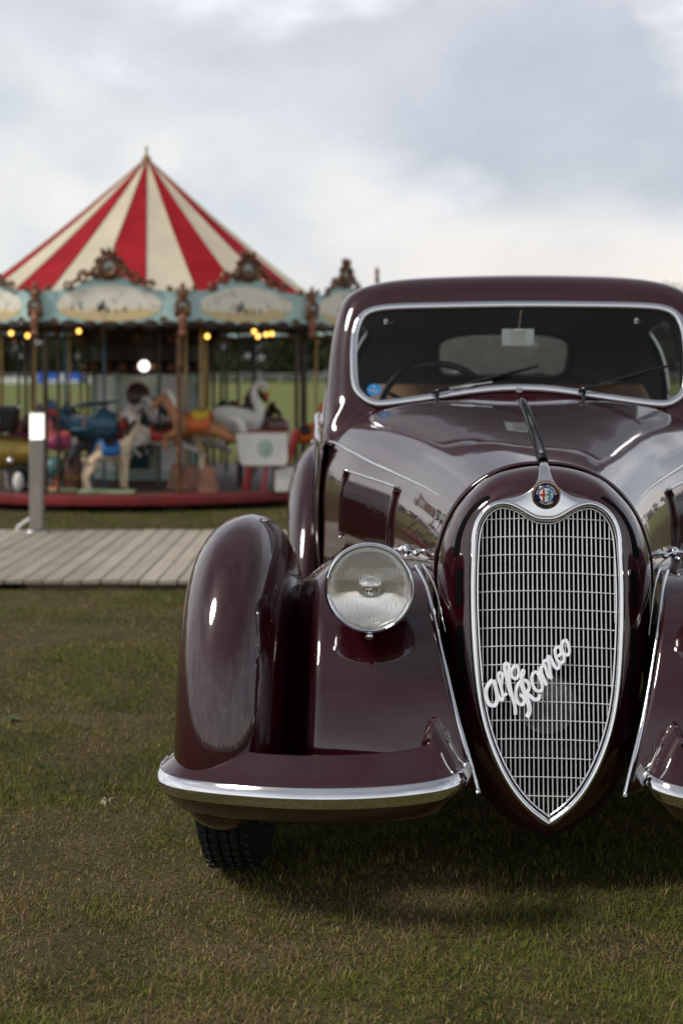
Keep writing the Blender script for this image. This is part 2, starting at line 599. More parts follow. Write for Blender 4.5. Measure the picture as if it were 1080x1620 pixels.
def skin_mesh(name, joints, edges, root, mat, parent, sub=2):
    """one continuous body grown over a skeleton of joints {key: (pos, radius)}"""
    keys = list(joints)
    me = bpy.data.meshes.new(name)
    me.from_pydata([joints[k][0] for k in keys], [(keys.index(a), keys.index(b)) for a, b in edges], [])
    tmp = bpy.data.objects.new('tmp', me)
    COL.objects.link(tmp)
    sk = tmp.modifiers.new('skin', 'SKIN')
    sv = me.skin_vertices[0].data
    for i, k in enumerate(keys):
        r_ = joints[k][1]
        sv[i].radius = (r_, r_) if np.isscalar(r_) else r_
        sv[i].use_root = (k == root)
    sb = tmp.modifiers.new('sub', 'SUBSURF'); sb.levels = sub; sb.render_levels = sub
    dg = bpy.context.evaluated_depsgraph_get()
    out = bpy.data.meshes.new_from_object(tmp.evaluated_get(dg), depsgraph=dg)
    bpy.data.objects.remove(tmp)
    bpy.data.meshes.remove(me)
    out.materials.clear(); out.materials.append(MATS[mat])
    out.shade_smooth()
    out.name = name
    o = bpy.data.objects.new(name, out)
    COL.objects.link(o)
    if parent: o.parent = parent
    return o


FPX = 2250.0


def ground_x(px, Y):
    """metres left/right of the camera axis of a picture column at depth Y"""
    return (px - 540) * Y / FPX


def height(py, Y):
    return CAM_H - (py - 590) * Y / FPX

# ================================================================== SETTING
def ground_material():
    m = bpy.data.materials.new('lawn_soil')
    m.use_nodes = True
    t = NT(m.node_tree)
    b = t.n['Principled BSDF']
    co = t.new('ShaderNodeTexCoord').outputs['Object']
    s = t.new('ShaderNodeSeparateXYZ'); t.l.new(co, s.inputs[0])
    stretch = t.vmath('MULTIPLY', co, (1.0, 1.0, 1.0))
    n1 = t.noise(stretch, 0.9, 6, 0.6, 0.3)
    n2 = t.noise(co, 4.5, 6, 0.65, 0.2)
    n3 = t.noise(co, 60.0, 4, 0.7)
    lawn = t.ramp(n2, [(0.30, (0.050, 0.058, 0.017)), (0.50, (0.098, 0.088, 0.034)), (0.68, (0.190, 0.140, 0.078))])
    lawn = t.mix(t.smooth(n1, 0.45, 0.66), lawn, (0.118, 0.088, 0.050))
    lawn = t.mix(t.smooth(n3, 0.35, 0.7), lawn, (0.055, 0.048, 0.020))
    green = t.ramp(t.noise(t.vmath('MULTIPLY', co, (0.05, 0.5, 1.0)), 1.0, 5, 0.6), [(0.3, (0.125, 0.148, 0.040)), (0.7, (0.175, 0.190, 0.060))])
    green = t.mix(t.smooth(n2, 0.45, 0.7), green, (0.150, 0.150, 0.055))
    far = t.smooth(s.outputs[1], 16.0, 24.0)
    t.l.new(t.mix(far, lawn, green), b.inputs['Base Color'])
    b.inputs['Roughness'].default_value = 0.95
    b.inputs['Specular IOR Level'].default_value = 0.15
    bn = t.new('ShaderNodeBump'); bn.inputs['Strength'].default_value = 0.9; bn.inputs['Distance'].default_value = 0.02
    t.l.new(n3, bn.inputs['Height']); t.l.new(bn.outputs[0], b.inputs['Normal'])
    MATS['lawn_soil'] = m


ground_material()
gx = np.concatenate([np.linspace(-900, -30, 12), np.linspace(-24, 24, 17), np.linspace(30, 900, 12)])
gy = np.concatenate([np.linspace(-900, -20, 12), np.linspace(-14, 30, 17), np.linspace(36, 900, 12)])
G = np.array([[(x, y, 0.0) for y in gy] for x in gx])
g_o = MB().grid(G).build('ground', 'lawn_soil', sharp=None)
tag(g_o, 'worn olive green lawn running out to a far green field', 'ground', kind='structure')

CAR_X, CAR_Y, CAR_A = 0.489, 3.41, R(4.88)


def vnoise(x, y, cell, seed):
    """smooth value noise on numpy arrays, 0..1"""
    g = np.random.default_rng(seed).random((128, 128))
    u = x / cell + 300.0; v_ = y / cell + 300.0
    i = np.floor(u).astype(int); j = np.floor(v_).astype(int)
    fu = u - i; fv = v_ - j
    fu = fu * fu * (3 - 2 * fu); fv = fv * fv * (3 - 2 * fv)
    a = g[i % 128, j % 128]; b = g[(i + 1) % 128, j % 128]; c = g[i % 128, (j + 1) % 128]; d_ = g[(i + 1) % 128, (j + 1) % 128]
    return a * (1 - fu) * (1 - fv) + b * fu * (1 - fv) + c * (1 - fu) * fv + d_ * fu * fv


def grass_material():
    m = bpy.data.materials.new('grass_blades')
    m.use_nodes = True
    t = NT(m.node_tree)
    b = t.n['Principled BSDF']
    at = t.new('ShaderNodeAttribute'); at.attribute_name = 'tint'
    t.l.new(at.outputs['Color'], b.inputs['Base Color'])
    b.inputs['Roughness'].default_value = 0.7
    b.inputs['Specular IOR Level'].default_value = 0.1
    tr = t.new('ShaderNodeBsdfTranslucent'); t.l.new(at.outputs['Color'], tr.inputs[0])
    mx = t.new('ShaderNodeMixShader'); mx.inputs[0].default_value = 0.22
    t.l.new(b.outputs[0], mx.inputs[1]); t.l.new(tr.outputs[0], mx.inputs[2])
    t.l.new(mx.outputs[0], t.n['Material Output'].inputs[0])
    MATS['grass_blades'] = m


grass_material()


def grass_patch(name, y0, y1, half_w, x_mid, dens, wmul, hmul, label, seed, keep=None):
    rg = np.random.default_rng(seed)
    # half_w(y): half width of the strip at depth y
    yy = np.linspace(y0, y1, 200)
    wt = np.array([half_w(v_) * dens(v_) for v_ in yy])
    area = np.trapezoid(2 * wt, yy) if hasattr(np, 'trapezoid') else np.trapz(2 * wt, yy)
    n = int(area)
    cdf = np.cumsum(wt); cdf = cdf / cdf[-1]
    y = np.interp(rg.random(n), cdf, yy)
    x = np.array([half_w(v_) for v_ in y]) * rg.uniform(-1, 1, n) + x_mid
    # clump the blades a little into tufts
    cl = vnoise(x, y, 0.055, seed + 1)
    bare = 0.40 * vnoise(x * 0.6, y, 0.55, 91) + 0.35 * vnoise(x, y, 0.20, 92) + 0.25 * vnoise(x * 0.7, y, 1.2, 93)
    bare = np.clip((bare - 0.5) * 2.1 + 0.5, 0, 1)
    k = rg.random(n) < np.clip(0.35 + 0.8 * cl, 0, 1) * np.clip(1.9 - 1.6 * bare, 0.25, 1.0)
    if keep is not None: k &= keep(x, y)
    x, y, bare = x[k], y[k], bare[k]
    n = len(x)
    thatch = rg.random(n) < 0.33
    ln = (0.009 + 0.013 * rg.random(n) + 0.012 * vnoise(x, y, 0.3, 17)) * hmul(y)
    ln *= np.where(rg.random(n) < 0.03, 1.7, 1.0) * (1.15 - 0.5 * bare)
    wd = (0.0007 + 0.0007 * rg.random(n)) * wmul(y)
    az = rg.uniform(0, 2 * PI, n)
    lean = rg.beta(2.2, 1.6, n) * 1.45 + 0.1
    lean = np.where(thatch, rg.uniform(1.3, 1.55, n), lean)
    bend = rg.uniform(0.1, 0.7, n)
    hx, hy = np.cos(az), np.sin(az)
    sx, sy = -hy, hx
    l1 = ln * 0.55; l2 = ln * 0.45
    a1 = lean; a2 = np.minimum(lean + bend, 1.75)
    mx_, mz = l1 * np.sin(a1), l1 * np.cos(a1)
    tx, tz = mx_ + l2 * np.sin(a2), np.maximum(mz + l2 * np.cos(a2), 0.002)
    zb = np.full(n, -0.002)
    P = np.empty((n, 5, 3))
    P[:, 0] = np.stack([x - sx * wd, y - sy * wd, zb], 1)
    P[:, 1] = np.stack([x + sx * wd, y + sy * wd, zb], 1)
    P[:, 2] = np.stack([x + hx * mx_ + sx * wd * .8, y + hy * mx_ + sy * wd * .8, mz], 1)
    P[:, 3] = np.stack([x + hx * mx_ - sx * wd * .8, y + hy * mx_ - sy * wd * .8, mz], 1)
    P[:, 4] = np.stack([x + hx * tx, y + hy * tx, tz], 1)
    base = (np.arange(n) * 5)[:, None]
    tri = np.concatenate([base + np.array([0, 1, 2]), base + np.array([0, 2, 3]), base + np.array([3, 2, 4])], 1).reshape(-1)
    me = bpy.data.meshes.new(name)
    me.vertices.add(n * 5)
    me.vertices.foreach_set('co', P.reshape(-1))
    me.loops.add(n * 9)
    me.loops.foreach_set('vertex_index', tri.astype(np.int32))
    me.polygons.add(n * 3)
    me.polygons.foreach_set('loop_start', (np.arange(n * 3) * 3).astype(np.int32))
    # tint: the blade's own colour (fresh, olive, straw, dead)
    r_ = rg.random(n)
    dry = np.clip(2.0 * bare - 0.55 + 0.30 * (vnoise(x, y, 0.05, 5) - 0.5), 0, 1)
    fresh = np.array([0.100, 0.140, 0.019]); olive = np.array([0.180, 0.172, 0.040])
    straw = np.array([0.42, 0.32, 0.135]); dead = np.array([0.23, 0.150, 0.072]); deep = np.array([0.035, 0.050, 0.014])
    c = fresh[None] * (1 - r_[:, None]) + olive[None] * r_[:, None]
    r2 = rg.random(n)
    c = np.where((r2 < 0.03 + 0.30 * dry)[:, None], straw * (0.4 + 0.6 * rg.random(n))[:, None], c)
    c = np.where(((r2 > 0.97 - 0.50 * dry))[:, None], dead * (0.6 + 0.7 * rg.random(n))[:, None], c)
    tcol = np.where((rg.random(n) < 0.45)[:, None], straw * (0.35 + 0.6 * rg.random(n))[:, None], dead * (0.5 + 0.7 * rg.random(n))[:, None])
    c = np.where((thatch & (rg.random(n) < 0.35 + 0.6 * dry))[:, None], tcol, c)
    gm = vnoise(x, y, 0.26, 77)
    c = np.where(((rg.random(n) < 0.75 * (gm > 0.62)) & (r2 > 0.1) & (r2 < 0.8))[:, None], c * 0.35 + deep * 0.65, c)
    c *= (0.75 + 0.5 * rg.random(n))[:, None]
    ca = me.color_attributes.new('tint', 'FLOAT_COLOR', 'POINT')
    rgba = np.ones((n, 5, 4)); rgba[:, :, :3] = c[:, None, :]
    ca.data.foreach_set('color', rgba.reshape(-1))
    me.materials.append(MATS['grass_blades'])
    me.update()
    o = bpy.data.objects.new(name, me)
    COL.objects.link(o)
    tag(o, label, 'grass', kind='stuff')
    return o


DECK_Y0, DECK_Y1, DECK_Z = 7.98, 10.52, 0.06
grass_patch('grass', 2.1, DECK_Y0 + 0.06, lambda v_: 0.27 * v_ + 0.95, 0.0,
            lambda v_: 38000 * (3.0 / max(v_, 2.6)) ** 1.5, lambda v_: np.maximum(1, v_ / 3.4) ** 0.8, lambda v_: 1.0 + 0 * v_,
            'short worn lawn grass mixed green and straw around the car', 3)
grass_patch('grass', DECK_Y1 - 0.04, 19.0, lambda v_: 0.27 * v_ + 0.8, -0.6,
            lambda v_: 2600 * (11.0 / v_) ** 1.5, lambda v_: v_ / 4.0, lambda v_: 1.25 + 0 * v_,
            'mown green grass strip between boardwalk and carousel', 4)

# taller tufts and broad-leaved weeds that stand out in the lawn


def weed(name, x, y, n, rad, mat, label, group=None, broad=True, seed=0):
    rg = random.Random(seed)
    mb = MB()
    for i in range(n):
        a = 2 * PI * i / n + rg.uniform(-0.4, 0.4)
        L = rad * rg.uniform(0.7, 1.15)
        wv = (0.009 if broad else 0.0022) * rg.uniform(0.8, 1.2)
        lift = rg.uniform(0.25, 0.8) if broad else rg.uniform(0.9, 1.5)
        rows = []
        for k in range(5):
            t = k / 4
            rr = L * t * math.cos(lift * (1 - 0.6 * t)); zz = 0.004 + L * math.sin(lift) * t * (1 - 0.45 * t)
            ww = wv * math.sin(PI * min(0.12 + t * 0.88, 0.985)) ** 0.8
            c_, s_ = math.cos(a), math.sin(a)
            rows.append([(x + c_ * rr - s_ * ww, y + s_ * rr + c_ * ww, zz + 0.15 * ww), (x + c_ * rr, y + s_ * rr, zz - 0.1 * ww),
                         (x + c_ * rr + s_ * ww, y + s_ * rr - c_ * ww, zz + 0.15 * ww)])
        mb.grid(np.array(rows))
    o = mb.build(name, mat, sharp=None)
    tag(o, label, 'plant' if broad else 'grass tuft', group)
    return o


pmat('weed_green', (0.085, 0.135, 0.030), 0.5, var=0.35, vscale=40)
pmat('weed_grey', (0.075, 0.105, 0.060), 0.55, var=0.35, vscale=40)
pmat('tuft_green', (0.095, 0.130, 0.028), 0.55, var=0.3, vscale=30)
for (px, py, n, rd, mt, lab, br) in (
        (22, 1142, 9, 0.034, 'weed_green', 'small broad-leaved weed at the left edge of the lawn', True),):
    Yg = CAM_H * FPX / (py - 590)
    weed('weed' if br else 'grass_tuft', ground_x(px, Yg), Yg, n, rd, mt, lab, None, br, seed=int(px))

# a pale dry leaf with curled lobes
lf = MB()
Yl = CAM_H * FPX / (1284 - 590)
lx = ground_x(170, Yl)
for (a, L, wv, zz) in ((2.7, 0.022, 0.004, 0.026), (0.35, 0.032, 0.0035, 0.025), (-1.75, 0.024, 0.006, 0.022), (-0.75, 0.018, 0.004, 0.022), (-2.3, 0.022, 0.006, 0.023)):
    rows = []
    for k in range(5):
        t = k / 4
        ww = wv * math.sin(PI * min(0.1 + 0.88 * t, 0.98))
        c_, s_ = math.cos(a), math.sin(a)
        z_ = zz + 0.012 * math.sin(3 * t) - 0.004 * t
        rows.append([(lx + c_ * L * t - s_ * ww, Yl + s_ * L * t + c_ * ww, z_ + 0.003), (lx + c_ * L * t, Yl + s_ * L * t, z_), (lx + c_ * L * t + s_ * ww, Yl + s_ * L * t - c_ * ww, z_ + 0.003)])
    lf.grid(np.array(rows))
tag(lf.build('dry_leaf', 'dry_leaf', sharp=None, solid=0.0008), 'pale curled dry leaf lying on the lawn left of the bumper', 'leaf')

# ------------------------------------------------------------------ boardwalk
def deck_material():
    m = bpy.data.materials.new('deck_wood')
    m.use_nodes = True
    t = NT(m.node_tree)
    b = t.n['Principled BSDF']
    oi = t.new('ShaderNodeObjectInfo')
    co = t.new('ShaderNodeTexCoord').outputs['Object']
    sh = t.vmath('ADD', co, oi.outputs['Location'])
    g1 = t.noise(t.vmath('MULTIPLY', sh, (60.0, 1.6, 30.0)), 1.0, 6, 0.65, 0.4)
    g2 = t.noise(sh, 2.4, 5, 0.6)
    c = t.ramp(g1, [(0.28, (0.29, 0.245, 0.19)), (0.55, (0.41, 0.36, 0.29)), (0.75, (0.49, 0.44, 0.365))])
    c = t.mix(t.smooth(g2, 0.4, 0.7), c, (0.33, 0.285, 0.225))
    br = t.math('MULTIPLY_ADD', oi.outputs['Random'], 0.34, 0.80)
    cc = t.new('ShaderNodeCombineColor')
    for i in range(3): t.l.new(br, cc.inputs[i])
    t.l.new(t.mix(1.0, c, cc.outputs[0], 'MULTIPLY'), b.inputs['Base Color'])
    b.inputs['Roughness'].default_value = 0.75
    bn = t.new('ShaderNodeBump'); bn.inputs['Strength'].default_value = 0.35; bn.inputs['Distance'].default_value = 0.004
    t.l.new(g1, bn.inputs['Height']); t.l.new(bn.outputs[0], b.inputs['Normal'])
    MATS['deck_wood'] = m


deck_material()
deck = empty('boardwalk', (0, DECK_Y0, 0))
tag(deck, 'low boardwalk of weathered grey planks on the lawn behind the car', 'boardwalk')
pw, pitch = 0.100, 0.108
plank0 = MB().box((0, 0, 0), (pw, DECK_Y1 - DECK_Y0, 0.028)).build('plank', 'deck_wood', deck, bevel=0.004)
np_ = 0
for i in range(-30, 31):
    o = plank0 if np_ == 0 else plank0.copy()
    if np_: COL.objects.link(o); o.parent = deck
    np_ += 1
    o.location = (i * pitch + random.uniform(-0.0015, 0.0015), (DECK_Y1 - DECK_Y0) / 2 + random.uniform(-0.006, 0.006), DECK_Z - 0.014 + random.uniform(-0.002, 0.002))
    o.rotation_euler = (0, random.uniform(-0.012, 0.012), random.uniform(-0.0012, 0.0012))
for j, (yy, x0, x1) in enumerate(((0.06, -1.78, 3.3), (0.85, -3.3, 3.3), (1.65, -3.3, 3.3), (2.45, -3.3, 3.3))):
    MB().box(((x0 + x1) / 2, yy, 0.014), (x1 - x0, 0.045, 0.034)).build('joist', 'joist_wood', deck, bevel=0.003)

# ------------------------------------------------------------------ bollard light on the boardwalk's far edge
BY = 10.36
bx_ = ground_x(59, BY)
bol = empty('bollard_light', (bx_, BY, DECK_Z))
tag(bol, 'square metal bollard lamp with glowing white head on the boardwalk', 'bollard light')
hz = height(652, BY) - DECK_Z
MB().box((0, 0, 0.008), (0.17, 0.13, 0.016)).build('base_plate', 'aluminium', bol, bevel=0.003)
pm = MB()
pm.box((0, 0, 0.016 + (hz - 0.205) / 2), (0.096, 0.096, hz - 0.205 - 0.016))
pm.build('post', 'bollard_metal', bol, bevel=0.006, segs=2)
hd = MB().box((0, 0, hz - 0.105), (0.090, 0.090, 0.194)).build('lamp_head', 'bollard_lit', bol, bevel=0.008, segs=2)
MB().box((0, 0, hz - 0.004), (0.098, 0.098, 0.012)).build('cap', 'bollard_metal', bol, bevel=0.003)
MB().tube([(-0.055, 0.03, 0.10), (-0.16, 0.10, 0.03), (-0.19, 0.12, -0.06)], 0.012, 8).build('cable_conduit', 'white_enamel', bol)

# ------------------------------------------------------------------ far field edge: rail, banners, wood
FY = 168.0
fence = empty('rail_fence', (0, FY, 0))
tag(fence, 'long pale post and rail fence along the far field edge', 'fence')
for i in range(-28, 29):
    MB().box((i * 2.4, 0, 0.55), (0.12, 0.10, 1.1)).build('post', 'rail_white', fence)
for zz in (0.55, 1.02):
    MB().box((0, -0.08, zz), (135, 0.05, 0.10)).build('rail', 'rail_white', fence)


def banner(px0, px1, py0, py1, Y, mat, label, print_=False):
    x0, x1 = ground_x(px0, Y), ground_x(px1, Y)
    zt = height(py0, Y)
    zb = max(height(py1, Y), 0.08)
    b = empty('banner' if print_ else 'barrier_board', ((x0 + x1) / 2, Y, 0))
    W_ = x1 - x0
    MB().box((0, 0, (zt + zb) / 2), (W_, 0.06, zt - zb)).build('panel', mat, b, bevel=0.01)
    for s in (-1, 1):
        MB().box((s * (W_ / 2 - 0.08), 0.08, zt / 2), (0.07, 0.07, zt)).build('leg', 'rail_white', b)
    if print_:
        for (a, c_, w_, h_) in print_:
            MB().box((a * W_ / 2, -0.036, zb + c_ * (zt - zb)), (w_ * W_, 0.01, h_ * (zt - zb))).build('print', 'banner_white', b)
    tag(b, label, 'banner' if print_ else 'barrier', None if print_ else 'white barrier boards on the far field')
    return b


banner(60, 131, 590, 607, 158, 'banner_blue', 'blue banner with white print standing on the far field', [(-0.25, 0.2, 0.42, 0.22), (0.06, 0.6, 0.09, 0.62), (0.55, 0.2, 0.25, 0.22)])
for k, (a, b_) in enumerate(((-6, 4), (7, 15), (17, 25), (27, 36), (38, 48))):
    banner(a, b_, 597, 607, 158, 'banner_white', ['white barrier board cut by the left picture edge on the far field', 'leftmost whole white barrier board in the far row', 'second whole white barrier board from the left picture edge', 'third whole white barrier board from the left, far field', 'white barrier board nearest to the blue banner'][k])
banner(141, 145, 596, 607, 158, 'banner_white', 'narrow white marker board just right of the blue banner')
banner(148, 152, 596, 607, 158, 'banner_white', 'narrow white marker board beside the carousel centre, far field')


def foliage_material():
    m = bpy.data.materials.new('wood_foliage')
    m.use_nodes = True
    t = NT(m.node_tree)
    b = t.n['Principled BSDF']
    co = t.new('ShaderNodeTexCoord').outputs['Object']
    n1 = t.noise(co, 0.10, 4, 0.6); n2 = t.noise(co, 1.2, 4, 0.6)
    c = t.ramp(n1, [(0.35, (0.030, 0.038, 0.020)), (0.6, (0.050, 0.058, 0.026))])
    c = t.mix(t.smooth(n2, 0.4, 0.7), c, (0.065, 0.066, 0.032))
    t.l.new(c, b.inputs['Base Color'])
    b.inputs['Roughness'].default_value = 0.8
    b.inputs['Specular IOR Level'].default_value = 0.1
    MATS['wood_foliage'] = m
    pmat('bark', (0.05, 0.04, 0.03), 0.9, var=0.4)


foliage_material()


def wood():
    """a far belt of trees all round the field: tapered trunks with crowns of leaf clumps"""
    rg = np.random.default_rng(5)
    quads = []
    trunks = MB()
    spots = []
    for a in np.arange(-180, 180, 1.0):
        inview = -17 < a < 17
        for row in range(3 if inview else 1):
            az = R(a + rg.uniform(-0.6, 0.6))
            D = (184 if inview else 260) + row * 9 + rg.uniform(-6, 6)
            hgt = rg.uniform(7.0, 8.6) + row * 0.8 + (max(0, a - 8) * 1.0 if inview else rg.uniform(-2.0, 1.5))
            if not inview and rg.random() < 0.14: hgt *= 1.5
            spots.append((D * math.sin(az), D * math.cos(az), hgt, inview))
    for (x, y, hgt, inview) in spots:
        trunks.tube([(x, y, -0.1), (x + 0.1, y, hgt * 0.4), (x, y, hgt * 0.8)], [0.28, 0.2, 0.06], 6)
        n_l = 9 if inview else 6
        per = 120 if inview else 60
        for k in range(n_l):
            cz = hgt * rg.uniform(0.08, 0.84)
            taper = 1.0 - 0.55 * (cz / hgt)
            cx_ = x + rg.normal(0, 0.20 * hgt * taper); cy_ = y + rg.normal(0, 0.16 * hgt * taper)
            rad = hgt * rg.uniform(0.13, 0.23) * (1 if inview else 1.2)
            dirs = rg.normal(size=(per, 3)); dirs /= np.linalg.norm(dirs, axis=1)[:, None]
            p = np.array([cx_, cy_, cz]) + dirs * (rad * rg.uniform(0.35, 1.0, per) ** 0.6)[:, None]
            p[:, 2] = np.clip(p[:, 2], 0.3, hgt)
            s_ = (0.30 if inview else 0.55) * rg.uniform(0.6, 1.3, per)
            t1 = rg.normal(size=(per, 3)); t1 /= np.linalg.norm(t1, axis=1)[:, None]
            t2 = np.cross(t1, rg.normal(size=(per, 3))); t2 /= np.linalg.norm(t2, axis=1)[:, None]
            q4 = np.stack([p + t1 * s_[:, None], p + t2 * s_[:, None] * 0.6, p - t1 * s_[:, None], p - t2 * s_[:, None] * 0.6], 1)
            quads.append(q4)
    Q = np.concatenate(quads)
    n = len(Q)
    me = bpy.data.meshes.new('far_wood')
    tv = np.array(trunks.v); nv0 = n * 4
    me.from_pydata([tuple(v_) for v_ in np.concatenate([Q.reshape(-1, 3), tv])], [],
                   [tuple(range(i * 4, i * 4 + 4)) for i in range(n)] + [tuple(k + nv0 for k in f) for f in trunks.f])
    me.materials.append(MATS['wood_foliage']); me.materials.append(MATS['bark'])
    me.polygons.foreach_set('material_index', [0] * n + [1] * len(trunks.f))
    o = bpy.data.objects.new('far_wood', me)
    COL.objects.link(o)
    tag(o, 'dark far-off belt of trees beyond the field', 'trees', kind='stuff')


wood()

# ================================================================== THE CAR (local frame: x across, y rearwards, z up)
car = empty('vintage_car', (CAR_X, CAR_Y, 0), -CAR_A)
tag(car, 'dark maroon vintage coupe with tall chrome grille parked on the lawn', 'car')


def both(o):
    mirror_tree(o, car)
    return o


# ---- bonnet: sections from the nose seam back to the cowl
h_a = sp1([0.10, 0.30, 0.68, 1.00, 1.20, 1.46], [0.262, 0.305, 0.402, 0.512, 0.588, 0.680])
h_t = sp1([0.10, 0.40, 0.80, 1.20, 1.46], [0.993, 1.031, 1.073, 1.107, 1.125])
h_n = lambda w_: np.interp(w_, [0.10, 1.46], [2.2, 3.5])
H_B = 0.70


def hood_z(u, w_):
    a, n, t = float(h_a(w_)), float(h_n(w_)), float(h_t(w_))
    f = min(abs(u) / a, 1.0)
    return H_B + (t - H_B) * (1 - f ** n) ** (1 / n)


def hood_u(z, w_):
    a, n, t = float(h_a(w_)), float(h_n(w_)), float(h_t(w_))
    f = min(max((z - H_B) / (t - H_B), 0.0), 1.0)
    return a * (1 - f ** n) ** (1 / n)


def hood_row(w_, m=61):
    a, n, t = float(h_a(w_)), float(h_n(w_)), float(h_t(w_))
    row = [(-a, w_, 0.50), (-a, w_, 0.60)]
    for th in np.linspace(PI, 0, m):
        c_, s_ = math.cos(th), math.sin(th)
        row.append((a * math.copysign(abs(c_) ** (2 / n), c_), w_, H_B + (t - H_B) * abs(s_) ** (2 / n)))
    row += [(a, w_, 0.60), (a, w_, 0.50)]
    return row


wst = np.concatenate([[0.1115], np.linspace(0.135, 1.44, 40), [1.454]])
HP = np.array([hood_row(v_) for v_ in wst])
MB().grid(HP).build('bonnet', 'maroon_paint', car, sharp=60, solid=0.004)

# ---- nose shell around the grille
gw = lambda z: -0.11 * (0.929 - z) / 0.757
I_half = [(0, .925), (-.05, .922), (-.10, .914), (-.14, .897), (-.167, .86), (-.176, .80), (-.179, .70), (-.176, .60), (-.169, .50), (-.152, .40), (-.125, .32), (-.088, .252), (-.044, .202), (0, .170)]
O_half = [(0, .989), (-.08, .974), (-.150, .938), (-.205, .884), (-.240, .815), (-.257, .745), (-.264, .66), (-.260, .57), (-.250, .47), (-.235, .365), (-.205, .27), (-.155, .19), (-.085, .135), (0, .112)]
O_w = [.110, .110, .110, .110, .110, .110, .113, .115, .112, .105, .095, .08, .06, .05]


def loop_close(h, ws):
    L = [(u, w_, z) for (u, z), w_ in zip(h, ws)]
    return L + [(-u, w_, z) for (u, w_, z) in L[-2:0:-1]]


O_half = [(-(hood_u(z, 0.1115) - 0.0015) if (z > 0.705 and u) else (u if z < 0.62 else u * 0.995), z) for u, z in O_half]
O_half[0] = (0, float(h_t(0.1115)) - 0.0015)
Lc_I = loop_close(I_half, [gw(z) + 0.004 for _, z in I_half])
Lc_O = loop_close(O_half, O_w)


def nose_pt(t, f):
    """t: position along the loop (control index), f: 0 at the grille .. 1 at the bonnet seam"""
    a = spline(Lc_I, ts=[t], closed=True)[0]
    b = spline(Lc_O, ts=[t], closed=True)[0]
    return nose_mix(a, b, f)


def nose_mix(a, b, f):
    ang = f * PI / 2
    lat, dep = math.sin(ang), 1 - math.cos(ang)
    lat = lat * 0.92 + f * 0.08
    return np.array([a[0] + (b[0] - a[0]) * lat, a[1] + (b[1] - a[1]) * dep, a[2] + (b[2] - a[2]) * lat])


NT_ = 156
ti = np.linspace(0, 26, NT_, endpoint=False)
LI = spline(Lc_I, ts=ti, closed=True)
LO = spline(Lc_O, ts=ti, closed=True)
NP = np.array([[nose_mix(a, b, f) for a, b in zip(LI, LO)] for f in np.linspace(0, 1, 22)])
MB().grid(NP, cv=True).build('nose_shell', 'maroon_paint', car, sharp=60, recalc=True, solid=0.004)
# cooling slots beside the grille: inner shade painted as black patches on the shell
for (t0, t1, f0) in ((2.05, 5.0, 0.30), (5.35, 6.25, 0.22), (6.7, 8.35, 0.22)):
    rows = []
    ts_ = np.linspace(t0, t1, 40)
    ctr = [nose_pt(t, f0) for t in ts_]
    Ls = np.concatenate([[0], np.cumsum(np.linalg.norm(np.diff(ctr, axis=0), axis=1))])
    hw = 0.0075
    for t, l in zip(ts_, Ls):
        e = min(l, Ls[-1] - l)
        k = math.sqrt(max(0.0, 1 - max(0.0, (hw - e) / hw) ** 2)) if e < hw else 1.0
        f_w = 0.062 * max(k, 0.02)
        row = []
        for s in (-1, -0.5, 0, 0.5, 1):
            p = nose_pt(t, f0 + s * f_w)
            n_ = p - np.array((p[0] * 0.3, 0.25, 0.55))
            n_ = np.array((p[0] * 1.2, -0.35, 0.0)); n_ /= np.linalg.norm(n_)
            row.append(p + n_ * 0.0016)
        rows.append(row)
    so = MB().grid(np.array(rows)).build('cooling_slot_shade', 'black_void', car, sharp=None)
    both(so)

# ---- grille
grille = empty('grille', parent=car)
# outline of the opening with the notch under the badge
heart = [(0, .872), (-.018, .873), (-.036, .880), (-.056, .892), (-.078, .903), (-.105, .908), (-.138, .894), (-.163, .858), (-.1725, .80), (-.1755, .70), (-.1725, .60), (-.1655, .50), (-.149, .40), (-.122, .322), (-.086, .256), (-.043, .207), (0, .176)]
L = [(u, gw(z) - 0.004, z) for u, z in heart]
Hc = L + [(-u, w_, z) for (u, w_, z) in L[-2:0:-1]]
half = spline(L, n=90)
HL = np.vstack([half, (half * np.array([-1, 1, 1]))[-2:0:-1]])
MB().tube(HL, 0.0078, 10, closed=True, flat=1.25, up=(0, -1, 0)).build('grille_frame', 'chrome', grille, sharp=None)
cen = np.array((0, -0.06, 0.55))
inner = HL.copy()
nrm = []
for i in range(len(HL)):
    tg = HL[(i + 1) % len(HL)] - HL[i - 1]
    n2 = np.array((tg[2], 0, -tg[0])); n2 /= np.linalg.norm(n2)
    if n2 @ (cen - HL[i]) < 0: n2 = -n2
    if abs(HL[i][0]) < 0.10 and HL[i][2] > 0.85: n2 = np.array((0, 0, -1.0))
    nrm.append(n2)
inner = HL + np.array(nrm) * 0.0125 + np.array((0, 0.004, 0))
MB().tube(inner, 0.0024, 8, closed=True).build('inner_moulding', 'chrome', grille, sharp=None)
shr = np.array([HL + np.array(nrm) * k + np.array((0, dd, 0)) for k, dd in ((-0.002, 0.006), (0.006, 0.012), (0.004, 0.05), (0.004, 0.085))])
MB().grid(shr, cv=True).build('shroud', 'black_void', grille, sharp=None)


def span(u):
    """top and bottom of the grille opening at a given u"""
    zs = []
    P = inner
    for i in range(len(P)):
        a, b = P[i], P[(i + 1) % len(P)]
        if (a[0] - u) * (b[0] - u) <= 0 and abs(a[0] - b[0]) > 1e-9:
            t = (u - a[0]) / (b[0] - a[0]); zs.append(a[2] + t * (b[2] - a[2]))
    return (min(zs), max(zs)) if len(zs) >= 2 else None


